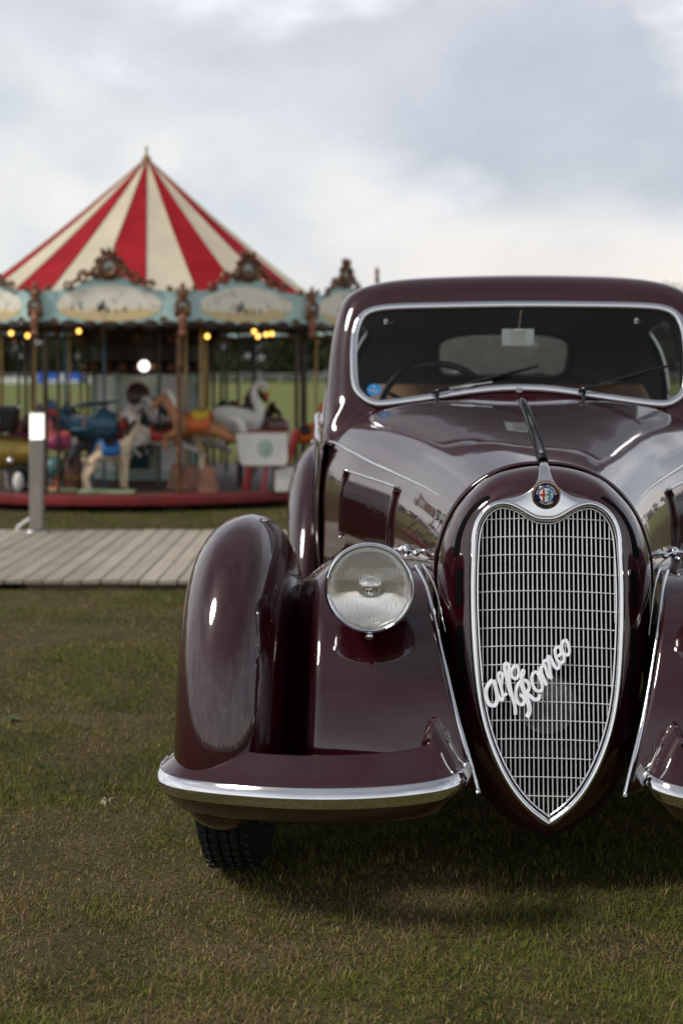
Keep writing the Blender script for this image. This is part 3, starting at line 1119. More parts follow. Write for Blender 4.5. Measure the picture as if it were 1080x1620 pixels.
bow = lambda u: 0.016 * (u / 0.17) ** 2 + 0.006
for i in range(-15, 16):
    u = i * 0.01075
    s_ = span(u)
    if not s_ or s_[1] - s_[0] < 0.01: continue
    z0, z1 = s_[0] - 0.001, s_[1] + 0.001
    pts = [(u, gw(z0) + bow(u), z0), (u, gw(z1) + bow(u), z1)]
    MB().tube(pts, 0.0020, 6, flat=2.2, up=(0, -1, 0), caps=False).build('vertical_bar', 'bar_silver', grille, sharp=None)
zz = 0.872
while zz > 0.19:
    us = [u for u in np.linspace(-0.172, 0.172, 121) if span(u) and span(u)[0] < zz - 0.004 * 0 < span(u)[1]]
    segs = []
    cur = []
    for u in np.linspace(-0.172, 0.172, 121):
        s_ = span(u)
        zc_ = zz - 0.008 * (u / 0.17) ** 2
        if s_ and s_[0] <= zc_ <= s_[1]: cur.append((u, gw(zc_) + bow(u) - 0.0035, zc_))
        else:
            if len(cur) > 3: segs.append(cur)
            cur = []
    if len(cur) > 3: segs.append(cur)
    if segs:
        mb = MB()
        for s_ in segs: mb.tube(s_[::3] + [s_[-1]], 0.0015, 6)
        mb.build('horizontal_bar', 'bar_silver', grille, sharp=None)
    zz -= 0.0425
# radiator core, horn and crossbar seen dimly behind the bars
mb = MB()
mb.box((0, 0.10, 0.53), (0.33, 0.02, 0.68))
mb.build('radiator_core', 'black_void', grille)
hb = MB()
hb.lathe([(0.0, -0.014), (0.03, -0.012), (0.052, -0.004), (0.066, -0.002), (0.070, -0.006), (0.073, 0.0), (0.071, 0.012), (0.0, 0.02)], (0.002, -0.012, 0.430), (0, 1, 0), 40)
hb.torus((0.002, -0.020, 0.430), 0.034, 0.003, (0, 1, 0))
for k in range(12):
    a = k * PI / 6
    hb.tube([(0.002 + 0.012 * math.cos(a), -0.021, 0.430 + 0.012 * math.sin(a)), (0.002 + 0.062 * math.cos(a), -0.016, 0.430 + 0.062 * math.sin(a))], 0.002, 6)
hb.build('horn', 'headlight_chip', grille, sharp=30)
MB().tube([(-0.12, -0.02, 0.315), (0.12, -0.02, 0.315)], 0.016, 10).build('crossbar', 'black_rubber', grille)
MB().ball((0.002, -0.04, 0.318), 0.005).build('bolt', 'chrome', grille)

# ---- chrome mount and badge
up_e = [(0, 1.000), (-.0085, .999), (-.0125, .985), (-.0155, .972), (-.022, .957), (-.034, .943), (-.050, .932), (-.074, .923), (-.104, .917), (-.132, .906)]
lo_e = [(0, .868), (-.007, .868), (-.014, .869), (-.022, .870), (-.030, .873), (-.040, .879), (-.054, .887), (-.076, .897), (-.105, .904), (-.131, .893)]


def mount_w(u, z):
    base = gw(z) - 0.010
    return base + max(0.0, (z - 0.945)) ** 1.3 * 3.2


U = spline(up_e, ts=np.linspace(0, 9, 40)); Lw = spline(lo_e, ts=np.linspace(0, 9, 40))
rows = []
for a, b in zip(U, Lw):
    row = []
    for f in np.linspace(0, 1, 16):
        u = a[0] + (b[0] - a[0]) * f; z = a[1] + (b[1] - a[1]) * f
        bulge = 0.0035 * math.sin(PI * f) ** 0.5 + 0.012 * (1 - f) * (1 if a[1] < 0.96 else 0) * 0.0 + 0.006 * f
        row.append((u, mount_w(u, z) - bulge + 0.008, z))
    rows.append(row)
rows = np.array(rows)
full = np.concatenate([rows[::-1], (rows * np.array([-1, 1, 1]))[1:]])
bz, bw = 0.929, gw(0.929) - 0.012
MB().grid(full).build('badge_mount', 'chrome_satin', car, sharp=60, recalc=True, solid=0.004)
badge = empty('badge', parent=car)
ax = (0, -1, 0)
MB().lathe([(0.0, 0.0), (0.0335, 0.0), (0.0345, 0.004), (0.0325, 0.0085), (0.0285, 0.009), (0.0265, 0.0062), (0.0, 0.0062)], (0, bw + 0.002, bz), ax, 48).build('badge_rim', 'bronze_ring', badge, sharp=30)
MB().lathe([(0.0265, 0.0064), (0.0262, 0.0076), (0.0, 0.0078)], (0, bw + 0.002, bz), ax, 48).build('blue_ring', 'badge_blue', badge, sharp=None)
fw = bw - 0.0063


def half_disc(side, r_=0.0165):
    pl = [(side * 0.0, -r_)] + [(side * r_ * math.cos(t), r_ * math.sin(t)) for t in np.linspace(-PI / 2, PI / 2, 20)]
    return pl if side > 0 else pl[::-1]


MB().prism(half_disc(-1), (0, fw, bz), (1, 0, 0), (0, 0, 1), (0, -1, 0), 0.001).build('white_field', 'badge_white', badge, recalc=True)
MB().prism(half_disc(1), (0, fw, bz), (1, 0, 0), (0, 0, 1), (0, -1, 0), 0.001).build('blue_field', 'badge_sky', badge, recalc=True)
mb = MB()
mb.box((-0.0062, fw - 0.0006, bz), (0.0042, 0.001, 0.029))
mb.box((-0.0080, fw - 0.0004, bz + 0.0002), (0.0150, 0.001, 0.0042))
mb.build('red_cross', 'badge_red', badge)
sn = [(0.0035, 0.0085), (0.0065, 0.0105), (0.0095, 0.0085), (0.0085, 0.005), (0.005, 0.004), (0.0035, 0.001), (0.006, -0.001), (0.0095, -0.002), (0.0095, -0.006), (0.006, -0.007), (0.005, -0.010), (0.008, -0.012)]
MB().tube(spline([(a, fw - 0.001, bz + b) for a, b in sn], n=40), np.linspace(0.0016, 0.0009, 40), 6).build('serpent', 'badge_green', badge, sharp=None)


def glyph(ch, size):
    cu = bpy.data.curves.new('g', 'FONT'); cu.body = ch; cu.size = size
    cu.align_x = 'CENTER'; cu.align_y = 'CENTER'
    o = bpy.data.objects.new('g', cu); COL.objects.link(o)
    dg = bpy.context.evaluated_depsgraph_get()
    me = bpy.data.meshes.new_from_object(o.evaluated_get(dg), depsgraph=dg)
    vs = [tuple(v_.co) for v_ in me.vertices]; fs = [tuple(p.vertices) for p in me.polygons]
    bpy.data.objects.remove(o); bpy.data.curves.remove(cu); bpy.data.meshes.remove(me)
    return vs, fs


mb = MB()
for word, a0, da, top in (('ALFA-ROMEO', 170, -17.8, True), ('MILANO', 235, 14.5, False)):
    for k, ch in enumerate(word):
        a = R(a0 + da * k)
        vs, fs = glyph(ch, 0.0082)
        rot = a - PI / 2 if top else a + PI / 2
        cr_, sr_ = math.cos(rot), math.sin(rot)
        rr = 0.0213
        mb.add([(rr * math.cos(a) + v_[0] * cr_ - v_[1] * sr_, fw - 0.0006, bz + rr * math.sin(a) + v_[0] * sr_ + v_[1] * cr_) for v_ in vs], fs)
mb.build('badge_lettering', 'badge_white', badge, sharp=None)

# ---- script lettering fixed to the grille
S72 = 1 / 7.2


def scr(x, y):
    px, py = 765 + x * S72, 1005 + y * S72
    z = 0.929 - (py - 782) * 0.757 / 523
    w_ = gw(z) - 0.010
    Yc = CAR_Y + w_
    u = (px - 863.5 - 12.5 * (py - 782) / 523) * Yc / FPX
    return (u, w_, z)


strokes = [
    ([(140, 540), (95, 590), (66, 665), (78, 765), (120, 828), (165, 830), (192, 780), (190, 700), (170, 610), (148, 540)], 17),
    ([(148, 540), (180, 640), (212, 735), (238, 768), (265, 738)], 15),
    ([(265, 738), (245, 660), (215, 560), (202, 490), (216, 458), (240, 465), (248, 515), (240, 585), (242, 650), (268, 712), (305, 690)], 13),
    ([(350, 720), (315, 590), (285, 470), (270, 395), (285, 352), (308, 358), (320, 420), (325, 520), (340, 630), (372, 750), (398, 850), (402, 930)], 15),
    ([(408, 372), (372, 392), (352, 445), (366, 508), (400, 525), (428, 485), (430, 430), (410, 365)], 13),
    ([(412, 372), (432, 440), (452, 500), (468, 440), (485, 420), (496, 440), (484, 480), (460, 530)], 10),
    ([(460, 530), (475, 600), (508, 690), (542, 780), (560, 860), (552, 920), (530, 955)], 20),
    ([(478, 540), (432, 580), (406, 660), (412, 750), (442, 808), (480, 815), (500, 775), (478, 722), (448, 700)], 14),
    ([(470, 540), (520, 545), (550, 590), (546, 650), (505, 690)], 14),
    ([(505, 690), (565, 715), (618, 755), (660, 745), (672, 690)], 16),
    ([(602, 445), (580, 510), (594, 590), (640, 655), (688, 655), (698, 590), (668, 500), (628, 445), (602, 445)], 14),
    ([(640, 470), (665, 440), (662, 395), (690, 460), (720, 530), (748, 592)], 15),
    ([(690, 440), (690, 385), (715, 372), (745, 430), (780, 500), (806, 512)], 13),
    ([(715, 372), (722, 315), (750, 310), (780, 400), (806, 512)], 13),
    ([(750, 330), (772, 265), (800, 300), (832, 370), (868, 402), (890, 365), (880, 310)], 14),
    ([(868, 262), (898, 240), (905, 190), (880, 152), (848, 168), (842, 235), (868, 308), (908, 338), (944, 300)], 13),
    ([(944, 300), (935, 240), (915, 170), (918, 110), (945, 78), (975, 100), (995, 160), (1000, 215), (975, 248), (945, 225)], 13),
    ([(960, 85), (972, 62)], 8),
]
mb = MB()
for pts, wd in strokes:
    P3 = [scr(*p) for p in pts]
    n_ = max(8, len(pts) * 5)
    mb.tube(spline(P3, n=n_), wd * S72 * 3.35 / FPX * 1.85, 4, flat=0.5, up=(0, -0.94, 0.34), rot=PI / 4)
mb.build('script_lettering', 'lettering_white', car, sharp=30)

# ---- front wings
WC = (0.09, 0.345)     # wheel centre (y, z)
crown = [(-.205, .168), (-.292, .195), (-.334, .262), (-.334, .345), (-.320, .44), (-.287, .555), (-.220, .675), (-.122, .778), (0, .842), (.11, .862), (.24, .852), (.40, .80), (.58, .705), (.78, .59), (.98, .48), (1.25, .40), (1.55, .36)]


def wing(crown, uc, a_o, a_i, b_o, b_i, ext_o, ext_i, n_s=70, n_c=30, exf=lambda s: 2.0):
    C = spline([(0, y, z) for y, z in crown], n=n_s)
    tg = np.gradient(C, axis=0); tg /= np.linalg.norm(tg, axis=1)[:, None]
    rows = []
    m = len(C)
    for i in range(m):
        s = i / (m - 1)
        inn = np.array((0, tg[i][2], -tg[i][1]))       # towards the wheel
        bo, bi = b_o(s), b_i(s)
        ex = exf(s)
        row = []
        for k in range(4, 0, -1):
            row.append(np.array((uc - a_o(s), 0, 0)) + C[i] * np.array([0, 1, 1]) + inn * (bo + ext_o(s) * k / 4))
        for ps in np.linspace(-PI / 2, PI / 2, n_c):
            sn_, cs = math.sin(ps), math.cos(ps)
            a = a_o(s) if sn_ < 0 else a_i(s)
            bb = bo if sn_ < 0 else bi
            row.append(np.array((uc + a * math.copysign(abs(sn_) ** (2 / ex), sn_), 0, 0)) + C[i] * np.array([0, 1, 1]) + inn * (bb * (1 - abs(cs) ** (2 / ex))))
        for k in range(1, 6):
            row.append(np.array((uc + a_i(s) + 0.006 * k / 5, 0, 0)) + C[i] * np.array([0, 1, 1]) + inn * (bi + ext_i(s) * k / 5))
        rows.append(row)
    return np.array(rows)


ip = lambda *kv: (lambda s: float(np.interp(s, [k for k, _ in kv], [v_ for _, v_ in kv])))
FW = wing(crown, -.738,
          ip((0, .092), (.045, .122), (.12, .133), (.3, .138), (.45, .140), (.7, .128), (1, .10)), ip((0, .092), (.045, .118), (.12, .124), (.45, .118), (.7, .10), (1, .06)),
          ip((0, .13), (.06, .20), (.15, .25), (.45, .185), (1, .13)), ip((0, .13), (.06, .19), (.15, .23), (.45, .19), (1, .12)),
          ip((0, .02), (.2, .05), (.5, .05), (1, .05)), ip((0, .15), (.3, .30), (.6, .2), (1, .1)), exf=ip((0, 2.2), (.12, 2.4), (.3, 2.2), (.45, 2.05), (1, 2.0)))
# smooth section parameters along the wing by a light running average
for _ in range(3):
    FW[1:-1] = FW[1:-1] * 0.5 + 0.25 * (FW[:-2] + FW[2:])
fo = MB().grid(FW).build('front_wing', 'maroon_paint', car, sharp=70, recalc=True, solid=0.004)
both(fo)
rcrown = [(1.95, .33), (2.03, .48), (2.16, .66), (2.33, .80), (2.52, .895), (2.72, .925), (2.97, .89), (3.25, .78), (3.5, .62), (3.75, .42), (3.9, .30)]
RW = wing(rcrown, -.805, ip((0, .07), (.3, .125), (.6, .135), (1, .08)), ip((0, .06), (.3, .10), (1, .08)),
          ip((0, .12), (.5, .22), (1, .14)), ip((0, .10), (.5, .16), (1, .1)), ip((0, .05), (.5, .10), (1, .05)), ip((0, .1), (1, .1)))
for _ in range(3):
    RW[1:-1] = RW[1:-1] * 0.5 + 0.25 * (RW[:-2] + RW[2:])
both(MB().grid(RW).build('rear_wing', 'maroon_paint', car, sharp=70, recalc=True, solid=0.004))
both(MB().ball((-0.83, 2.58, 0.925), (0.012, 0.03, 0.013)).build('side_lamp', 'chrome', car))

# ---- apron between wing and grille, carrying the headlamp
prof = [(1.00, .690), (.70, .705), (.45, .718), (.28, .722), (.17, .714), (.08, .690), (.00, .648), (-.065, .590), (-.118, .520), (-.158, .447), (-.186, .385), (-.200, .345), (-.196, .325)]
PR = spline([(0, y, z) for y, z in prof], n=64)
ur = sp1([.12, .24, .30, .42, .53, .62, .69, .73], [-.150, -.158, -.172, -.212, -.243, -.266, -.285, -.300])
rows = []
qs = np.concatenate([np.linspace(-0.2, 0.0, 9)[:-1], np.linspace(0, 0.2, 14)[:-1], np.linspace(0.2, 1, 22)])
for i, p in enumerate(PR):
    f = i / (len(PR) - 1)
    row = []
    bl_ = min(1.0, max(0.0, (0.16 - p[1]) / 0.22))
    for q_ in qs:
        z = p[2]
        if z < 0.60: z = 0.60 - (0.60 - z) * (1 + 0.20 * max(q_, 0) ** 2)
        uR = float(ur(z)) if p[1] < 0.12 else -float(np.interp(p[1], [0.12, 0.3, 0.68, 1.0, 1.2], [0.288, 0.303, 0.398, 0.507, 0.58]))
        uL = -.567
        if p[1] > 0.3: uL = min(uL, uR - 0.05)
        if q_ >= 0:
            u = uL + (uR - uL) * q_
            rol = max(0.0, 1 - q_ / 0.13)
            y = p[1] + bl_ * 0.045 * (1 - math.sqrt(max(0.0, 1 - rol ** 2)))
            z2 = z - 0.012 * rol ** 2 * (1 if p[1] > 0.0 else 0.3)
        else:
            u = uL + q_ * 0.38
            y = p[1] + bl_ * (0.045 + 0.66 * (-q_))
            z2 = z - 0.012 - (0.30 * (1 - bl_) + 0.02) * (-q_)
        row.append((u, y, z2))
    rows.append(row)
AP = np.array(rows)
for _ in range(2):
    AP[1:-1] = AP[1:-1] * 0.6 + 0.2 * (AP[:-2] + AP[2:])
both(MB().grid(AP).build('front_apron', 'maroon_paint', car, sharp=75, recalc=True, solid=0.003))
# chrome beads along the apron edge
strip = spline([(-.318, .200, .722), (-.303, .145, .708), (-.288, .085, .688), (-.267, -.008, .625), (-.243, -.075, .530), (-.213, -.140, .420), (-.186, -.180, .335), (-.166, -.205, .268)], n=60)
strip = strip + np.array((0.003, -0.010, 0.003))
both(MB().tube(strip, np.linspace(0.0042, 0.0062, 60), 10, flat=1.0).build('apron_bead', 'chrome', car, sharp=None))
st2 = strip[:26] + np.array((0.017, 0.012, 0.004))
both(MB().tube(st2, np.linspace(0.0035, 0.002, 26), 8).build('apron_bead', 'chrome', car, sharp=None))

# ---- headlamp
hl = empty('headlight', parent=car)
HC = Vector((-0.413, -0.150, 0.722))
hr = 0.1035


def headlamp(hl, sx):
    hc = Vector((HC.x * sx, HC.y, HC.z))
    MB().lathe([(0.100, 0.006), (0.102, 0.02), (0.100, 0.05), (0.092, 0.09), (0.078, 0.13), (0.058, 0.165), (0.032, 0.19), (0.0, 0.2)], hc, (0, 1, 0), 64).build('bowl', 'maroon_paint', hl, sharp=60)
    MB().lathe([(0.0925, 0.012), (0.0925, -0.002), (0.0945, -0.0085), (0.0985, -0.0115), (0.1025, -0.0075), (0.1045, 0.0), (0.1045, 0.010), (0.1015, 0.020)], hc, (0, 1, 0), 96).build('rim', 'chrome', hl, sharp=60)
    MB().lathe([(0.0935, 0.004), (0.088, 0.0095), (0.075, 0.018), (0.056, 0.027), (0.034, 0.034), (0.014, 0.0375), (0.0, 0.038)], hc, (0, 1, 0), 64).build('reflector', 'lens_back', hl, sharp=None)
    # fluted lens
    nx, nz, rl = 201, 25, 0.0932
    F_, B_ = [], []
    for i in range(nx):
        x = -rl + 2 * rl * i / (nx - 1)
        x = max(min(x, rl - 1e-4), -rl + 1e-4)
        zm = math.sqrt(rl * rl - x * x)
        fr, bk = [], []
        for j in range(nz):
            z = -zm + 2 * zm * j / (nz - 1)
            rr = math.hypot(x, z)
            dome = 0.013 * (1 - (rr / rl) ** 2)
            amp = 0.0024 * min(1.0, max(0.0, (abs(z) - 0.016) / 0.012)) * min(1.0, (rl - rr) / 0.004) if rr > 0.018 else 0.0
            fl = amp * abs(math.sin(PI * x / 0.0056))
            fr.append((hc.x + x, hc.y - dome - 0.001 - fl, hc.z + z))
            bk.append((hc.x + x, hc.y - dome + 0.0026, hc.z + z))
        F_.append(fr); B_.append(bk)
    mb = MB()
    mb.grid(np.array(F_)); mb.grid(np.array(B_), flip=True)
    lens = mb.build('lens', 'lens_glass', hl, sharp=50)
    mb = MB()
    yq = hc.y - 0.0155
    mb.torus((hc.x, yq, hc.z), 0.0155, 0.0007, (0, 1, 0), 40, 6)
    for k in (-1, 1):
        mb.torus((hc.x + k * 0.0045, yq, hc.z + 0.004), 0.004, 0.0007, (0, 1, 0), 20, 6)
        mb.torus((hc.x + k * 0.0045, yq, hc.z - 0.005), 0.0045, 0.0007, (0, 1, 0), 20, 6)
    mb.tube([(hc.x, yq, hc.z - 0.013), (hc.x, yq, hc.z + 0.013)], 0.0006, 6)
    mb.build('moulded_emblem', 'aluminium', hl, sharp=None)
    mb = MB().lathe([(0.0, 0.0), (0.018, 0.001), (0.026, 0.008), (0.027, 0.013), (0.014, 0.02), (0.012, 0.034)], (hc.x, hc.y + 0.006, hc.z), (0, 1, 0), 32)
    mb.build('bulb_shield', 'chrome_satin', hl, sharp=50)
    mb = MB().ball((hc.x, hc.y + 0.002, hc.z - 0.1125), (0.0092, 0.0092, 0.0092))
    mb.tube([(hc.x, hc.y + 0.012, hc.z - 0.098), (hc.x, hc.y + 0.003, hc.z - 0.112)], 0.006, 8)
    mb.build('rim_screw', 'chrome', hl)
    MB().lathe([(0.036, 0.0), (0.030, 0.03), (0.028, 0.06), (0.034, 0.09)], (hc.x, hc.y + 0.10, hc.z - 0.115), (0, 0.1, 1), 28).build('pedestal', 'maroon_paint', hl)


headlamp(hl, 1)
hl2 = empty('headlight', parent=car)
headlamp(hl2, -1)

# ---- bonnet catches
hk = MB()
kc = (-0.345, 0.30, 0.756)
hk.ball(kc, (0.0145, 0.016, 0.0145))
hk.tube([(kc[0] - 0.002, kc[1] - 0.05, kc[2] - 0.004), (kc[0], kc[1], kc[2] - 0.002), (kc[0] - 0.012, kc[1] + 0.05, kc[2] - 0.002)], [0.007, 0.006, 0.007], 10)
hk.ball((kc[0] + 0.026, kc[1] - 0.035, kc[2] - 0.005), (0.010, 0.010, 0.0085))
hk.tube([(kc[0] + 0.03, kc[1] - 0.036, kc[2] - 0.005), kc, (kc[0] - 0.034, kc[1] + 0.03, kc[2] - 0.003)], 0.0055, 10)
hk.tube([kc, (kc[0] + 0.05, kc[1] + 0.005, kc[2] - 0.005)], 0.006, 8)
both(hk.build('bonnet_catch', 'chrome', car, sharp=None))

# ---- bumpers
bp = [(-.893, -.120, .300), (-.893, -.185, .301), (-.880, -.250, .303), (-.845, -.305, .305), (-.77, -.355, .309), (-.65, -.398, .314), (-.52, -.420, .318), (-.39, -.424, .325), (-.285, -.412, .334), (-.225, -.388, .342), (-.198, -.345, .348), (-.190, -.290, .352)]
BP = spline(bp, n=80) + np.array((0, 0, -0.007))
tgb = np.gradient(BP, axis=0); tgb[:, 2] = 0; tgb /= np.linalg.norm(tgb, axis=1)[:, None]
prof_b = [(-.090, .060), (-.078, .073), (-.066, .074), (-.040, .054), (-.008, .027), (0, .022), (0.001, .0), (0, -.024), (-.006, -.030), (-.030, -.058), (-.062, -.076), (-.088, -.078), (-.094, -.02)]
prof_c = [(-.002, .0205), (.001, .0222), (.006, .0170), (.0130, .0045), (.0138, .001), (.0122, -.003), (.006, -.0165), (.001, -.0225), (-.002, -.021)]


def sweep(prof, end_taper):
    rows = []
    m = len(BP)
    for i in range(m):
        n_ = np.array((tgb[i][1], -tgb[i][0], 0))
        s = i / (m - 1)
        k = min(1.0, (0.62 + 0.38 * math.sqrt(min(1, s / 0.09))))
        kin = 1 + 0.55 * max(0, (s - 0.80) / 0.2) ** 1.5
        row = []
        for o_, h_ in prof:
            if end_taper:
                hh = h_ * k * (kin if h_ > 0.03 else 1)
                oo = o_ * (1 if s > 0.06 else 0.8)
            else:
                hh = h_ * (0.9 + 0.1 * k); oo = o_
            row.append(BP[i] + n_ * oo + np.array((0, 0, hh)))
        rows.append(row)
    return np.array(rows)


mb = MB()
SW = sweep(prof_b, True)
mb.grid(SW, cv=True)
nb = len(prof_b)
for e in (0, len(BP) - 1):
    c_ = SW[e].mean(0) + (tgb[e] * (-0.012 if e == 0 else 0.008))
    o = len(mb.v)
    mb.add([tuple(c_)] + [tuple(k) for k in SW[e]], [(0, 1 + j, 1 + (j + 1) % nb) for j in range(nb)])
bump = mb.build('bumper', 'maroon_paint', car, sharp=42, recalc=True)
mb = MB()
SC = sweep(prof_c, False)
mb.grid(SC)
mb.add([tuple(k) for k in SC[0]], [tuple(range(len(prof_c)))]); mb.add([tuple(k) for k in SC[-1]], [tuple(range(len(prof_c)))])
mb.build('chrome_strip', 'chrome', bump, sharp=50, recalc=True)
# chrome finger strips on the inner bumper end
for off in (0.0, 0.02):
    i = 76 - int(off * 250)
    seg = np.array([SW[i][3], SW[i][4], SW[i][5]])
    n_ = np.array((tgb[i][1], -tgb[i][0], 0.35))
    MB().tube(spline(seg + n_ * 0.002, n=8), 0.0022, 6).build('end_bead', 'chrome', bump, sharp=None)
both(bump)
for u in (-0.62, -0.33):
    MB().tube([(u, -0.36, 0.30), (u, -0.2, 0.29), (u, 0.1, 0.33)], 0.02, 8).build('bumper_iron', 'black_rubber', car)
    MB().tube([(-u, -0.36, 0.30), (-u, -0.2, 0.29), (-u, 0.1, 0.33)], 0.02, 8).build('bumper_iron', 'black_rubber', car)

# ---- wheels


def wheel(u, y):
    s = -1 if u < 0 else 1
    wt = 0.148
    wh = empty('wheel', (u, y, WC[1]), parent=car)
    pr = [(0.245, -wt / 2 + .02), (0.262, -wt / 2 + .004), (0.300, -wt / 2), (0.330, -wt / 2 + 0.012), (0.3420, -wt / 2 + 0.030)]
    for g in (-0.036, -0.012, 0.012, 0.036):
        pr += [(0.3445, g - 0.004), (0.3365, g - 0.0028), (0.3365, g + 0.0028), (0.3445, g + 0.004)]
    pr += [(0.3420, wt / 2 - 0.030), (0.330, wt / 2 - 0.012), (0.300, wt / 2), (0.262, wt / 2 - .004), (0.245, wt / 2 - .02)]
    ty = MB().lathe(pr, (0, 0, 0), (1, 0, 0), 96)
    t_ = ty.build('tyre', 'black_rubber', wh, sharp=30)
    tb = MB()
    for k in range(60):
        a = k * 2 * PI / 60
        for gx_, sk in ((-0.048, 0.05), (-0.024, -0.05), (0.0, 0.05), (0.024, -0.05), (0.048, 0.05)):
            b1, b2 = a + sk * 0.5, a + sk * 1.4
            p1 = (gx_ - 0.008, 0.3452 * math.cos(b1), 0.3452 * math.sin(b1))
            p2 = (gx_ + 0.008, 0.3452 * math.cos(b2), 0.3452 * math.sin(b2))
            tb.tube([p1, p2], 0.0022, 4)
    tb.build('tread_bars', 'tyre_edge', t_, sharp=None)['kind'] = 'stuff'
    MB().lathe([(0.245, -0.05), (0.235, 0.02), (0.20, 0.03), (0.12, 0.045), (0.10, 0.06), (0.07, 0.10), (0.0, 0.118)], (0, 0, 0), (s, 0, 0), 48).build('rim', 'maroon_paint', wh)
    MB().lathe([(0.085, 0.065), (0.082, 0.10), (0.055, 0.135), (0.02, 0.15), (0.0, 0.151)], (0, 0, 0), (s, 0, 0), 40).build('hub_cap', 'chrome', wh)


pmat('tyre_edge', (0.024, 0.025, 0.027), 0.7, var=0.3, vscale=60)
for u in (-0.748, 0.748):
    wheel(u, WC[0])
    wheel(u * 0.985, 2.90)

# ---- body sides, floor
bw_h = sp1([1.40, 1.46, 1.7, 2.0, 2.4, 2.8, 3.2, 3.6, 4.0, 4.35], [.665, .682, .718, .757, .800, .800, .75, .64, .47, .28])
bw_z = sp1([1.40, 1.46, 1.7, 2.0, 2.4, 2.8, 3.2, 3.6, 4.0, 4.35], [.950, .954, .973, 1.000, 1.045, 1.03, .99, .90, .76, .60])
rows = []
for w_ in np.linspace(1.458, 4.35, 46):
    hb_, zb_ = float(bw_h(w_)), float(bw_z(w_))
    row = []
    for f in np.linspace(0, 1, 22):
        z = zb_ - f * (zb_ - 0.26)
        row.append((-(hb_ + 0.016 * math.sin(PI * min(1, f * 1.4)) - 0.10 * max(0, f - 0.5) ** 2), w_, z))
    rows.append(row)
both(MB().grid(np.array(rows)).build('body_side', 'maroon_paint', car, sharp=60, recalc=True, solid=0.004))
# door shut lines
for w_ in (1.60, 1.92):
    pts = []
    for f in np.linspace(0.02, 0.95, 20):
        hb_, zb_ = float(bw_h(w_)), float(bw_z(w_))
        z = zb_ - f * (zb_ - 0.26)
        pts.append((-(hb_ + 0.0165 * math.sin(PI * min(1, f * 1.4)) - 0.10 * max(0, f - 0.5) ** 2), w_, z))
    both(MB().tube(pts, 0.0022, 6).build('shut_line', 'black_void', car, sharp=None))
MB().box((0, 2.1, 0.285), (1.22, 4.1, 0.03)).build('floor_pan', 'black_void', car)
MB().tube([(-0.70, WC[0], 0.30), (0.70, WC[0], 0.30)], 0.035, 10).build('front_axle', 'black_rubber', car)
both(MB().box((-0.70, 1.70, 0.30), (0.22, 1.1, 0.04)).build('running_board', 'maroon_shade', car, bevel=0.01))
# inner bulkhead behind the grille and aprons
MB().box((0, 1.40, 0.62), (1.2, 0.03, 0.66)).build('bulkhead', 'black_void', car)

# ---- belt moulding from the door down to the nose
pts = [(-0.248, 0.25, 0.894), (-0.286, 0.40, 0.904), (-0.341, 0.60, 0.912), (-0.405, 0.80, 0.923), (-0.473, 1.00, 0.935), (-0.545, 1.20, 0.954), (-0.596, 1.35, 0.966), (-0.630, 1.45, 0.975)]
pts += [(-(float(bw_h(y)) + 0.001), y, float(bw_z(y))) for y in (1.7, 2.0, 2.4, 2.8, 3.2)]
pts = np.array(pts); pts[:, 2] += 0.001
BL = spline(pts, n=120)
both(MB().tube(BL, np.concatenate([np.linspace(0.003, 0.0078, 30), np.full(90, 0.0078)]), 8, flat=0.8).build('belt_moulding', 'chrome_satin', car, sharp=None))
# little script ornament on the bonnet shoulder
sq = [(-(hood_u(z, y) + 0.002), y, z) for u, y, z in [(-.3, .245, .862), (-.3, .228, .850), (-.3, .238, .842), (-.3, .216, .848), (-.3, .222, .836), (-.3, .202, .842), (-.3, .206, .832), (-.3, .188, .836), (-.3, .172, .866), (-.3, .180, .836), (-.3, .192, .812)]]
both(MB().tube(spline(sq, n=60), 0.0026, 6).build('script_ornament', 'chrome', car, sharp=None))

# ---- louvre panels on the bonnet sides
lp = empty('louvre_panel', parent=car)


def side_frame(y, z):
    u = hood_u(z, y)
    return np.array((-u, y, z))


nsl = 20
z_hi, z_lo = 0.868, 0.690
fr_pts = []
for k in range(nsl):
    y = 0.700 + 0.480 * (k + 0.5) / nsl
    zt_ = z_hi + 0.014 * (k / nsl)
    mb = MB()
    rows = []
    for f in np.linspace(0, 1, 7):
        z = zt_ + (z_lo - zt_) * f
        p = side_frame(y, z)
        pf = side_frame(y - 0.0088, z); pb = side_frame(y + 0.0088, z)
        nn = np.array((-(pb[1] - pf[1]), pb[0] - pf[0], 0)); nn /= np.linalg.norm(nn)
        if nn[0] > 0: nn = -nn
        h_ = 0.0145 * (1 - max(0, 1 - f / 0.1) ** 2 * 0.8) * (1 - max(0, (f - 0.92) / 0.08) * 0.8)
        rows.append([pf + nn * 0.001, pf + nn * h_ * 0.85, pf * 0.8 + pb * 0.2 + nn * h_, pf * 0.5 + pb * 0.5 + nn * h_ * 0.8, pf * 0.25 + pb * 0.75 + nn * h_ * 0.25, pb + nn * 0.001])
    mb.grid(np.array(rows))
    mb.build('louvre', 'maroon_paint', lp, sharp=40, recalc=True)
bk = []
for y in np.linspace(0.682, 1.20, 12):
    row = []
    for z in np.linspace(z_hi + 0.028 * 1.0 + 0.014 * (y - .70) / .48 - .008, z_lo - 0.012, 8):
        p = side_frame(y, z); row.append(p + np.array((-0.0022, 0, 0)))
    bk.append(row)
MB().grid(np.array(bk)).build('louvre_backing', 'maroon_shade', lp, sharp=None)
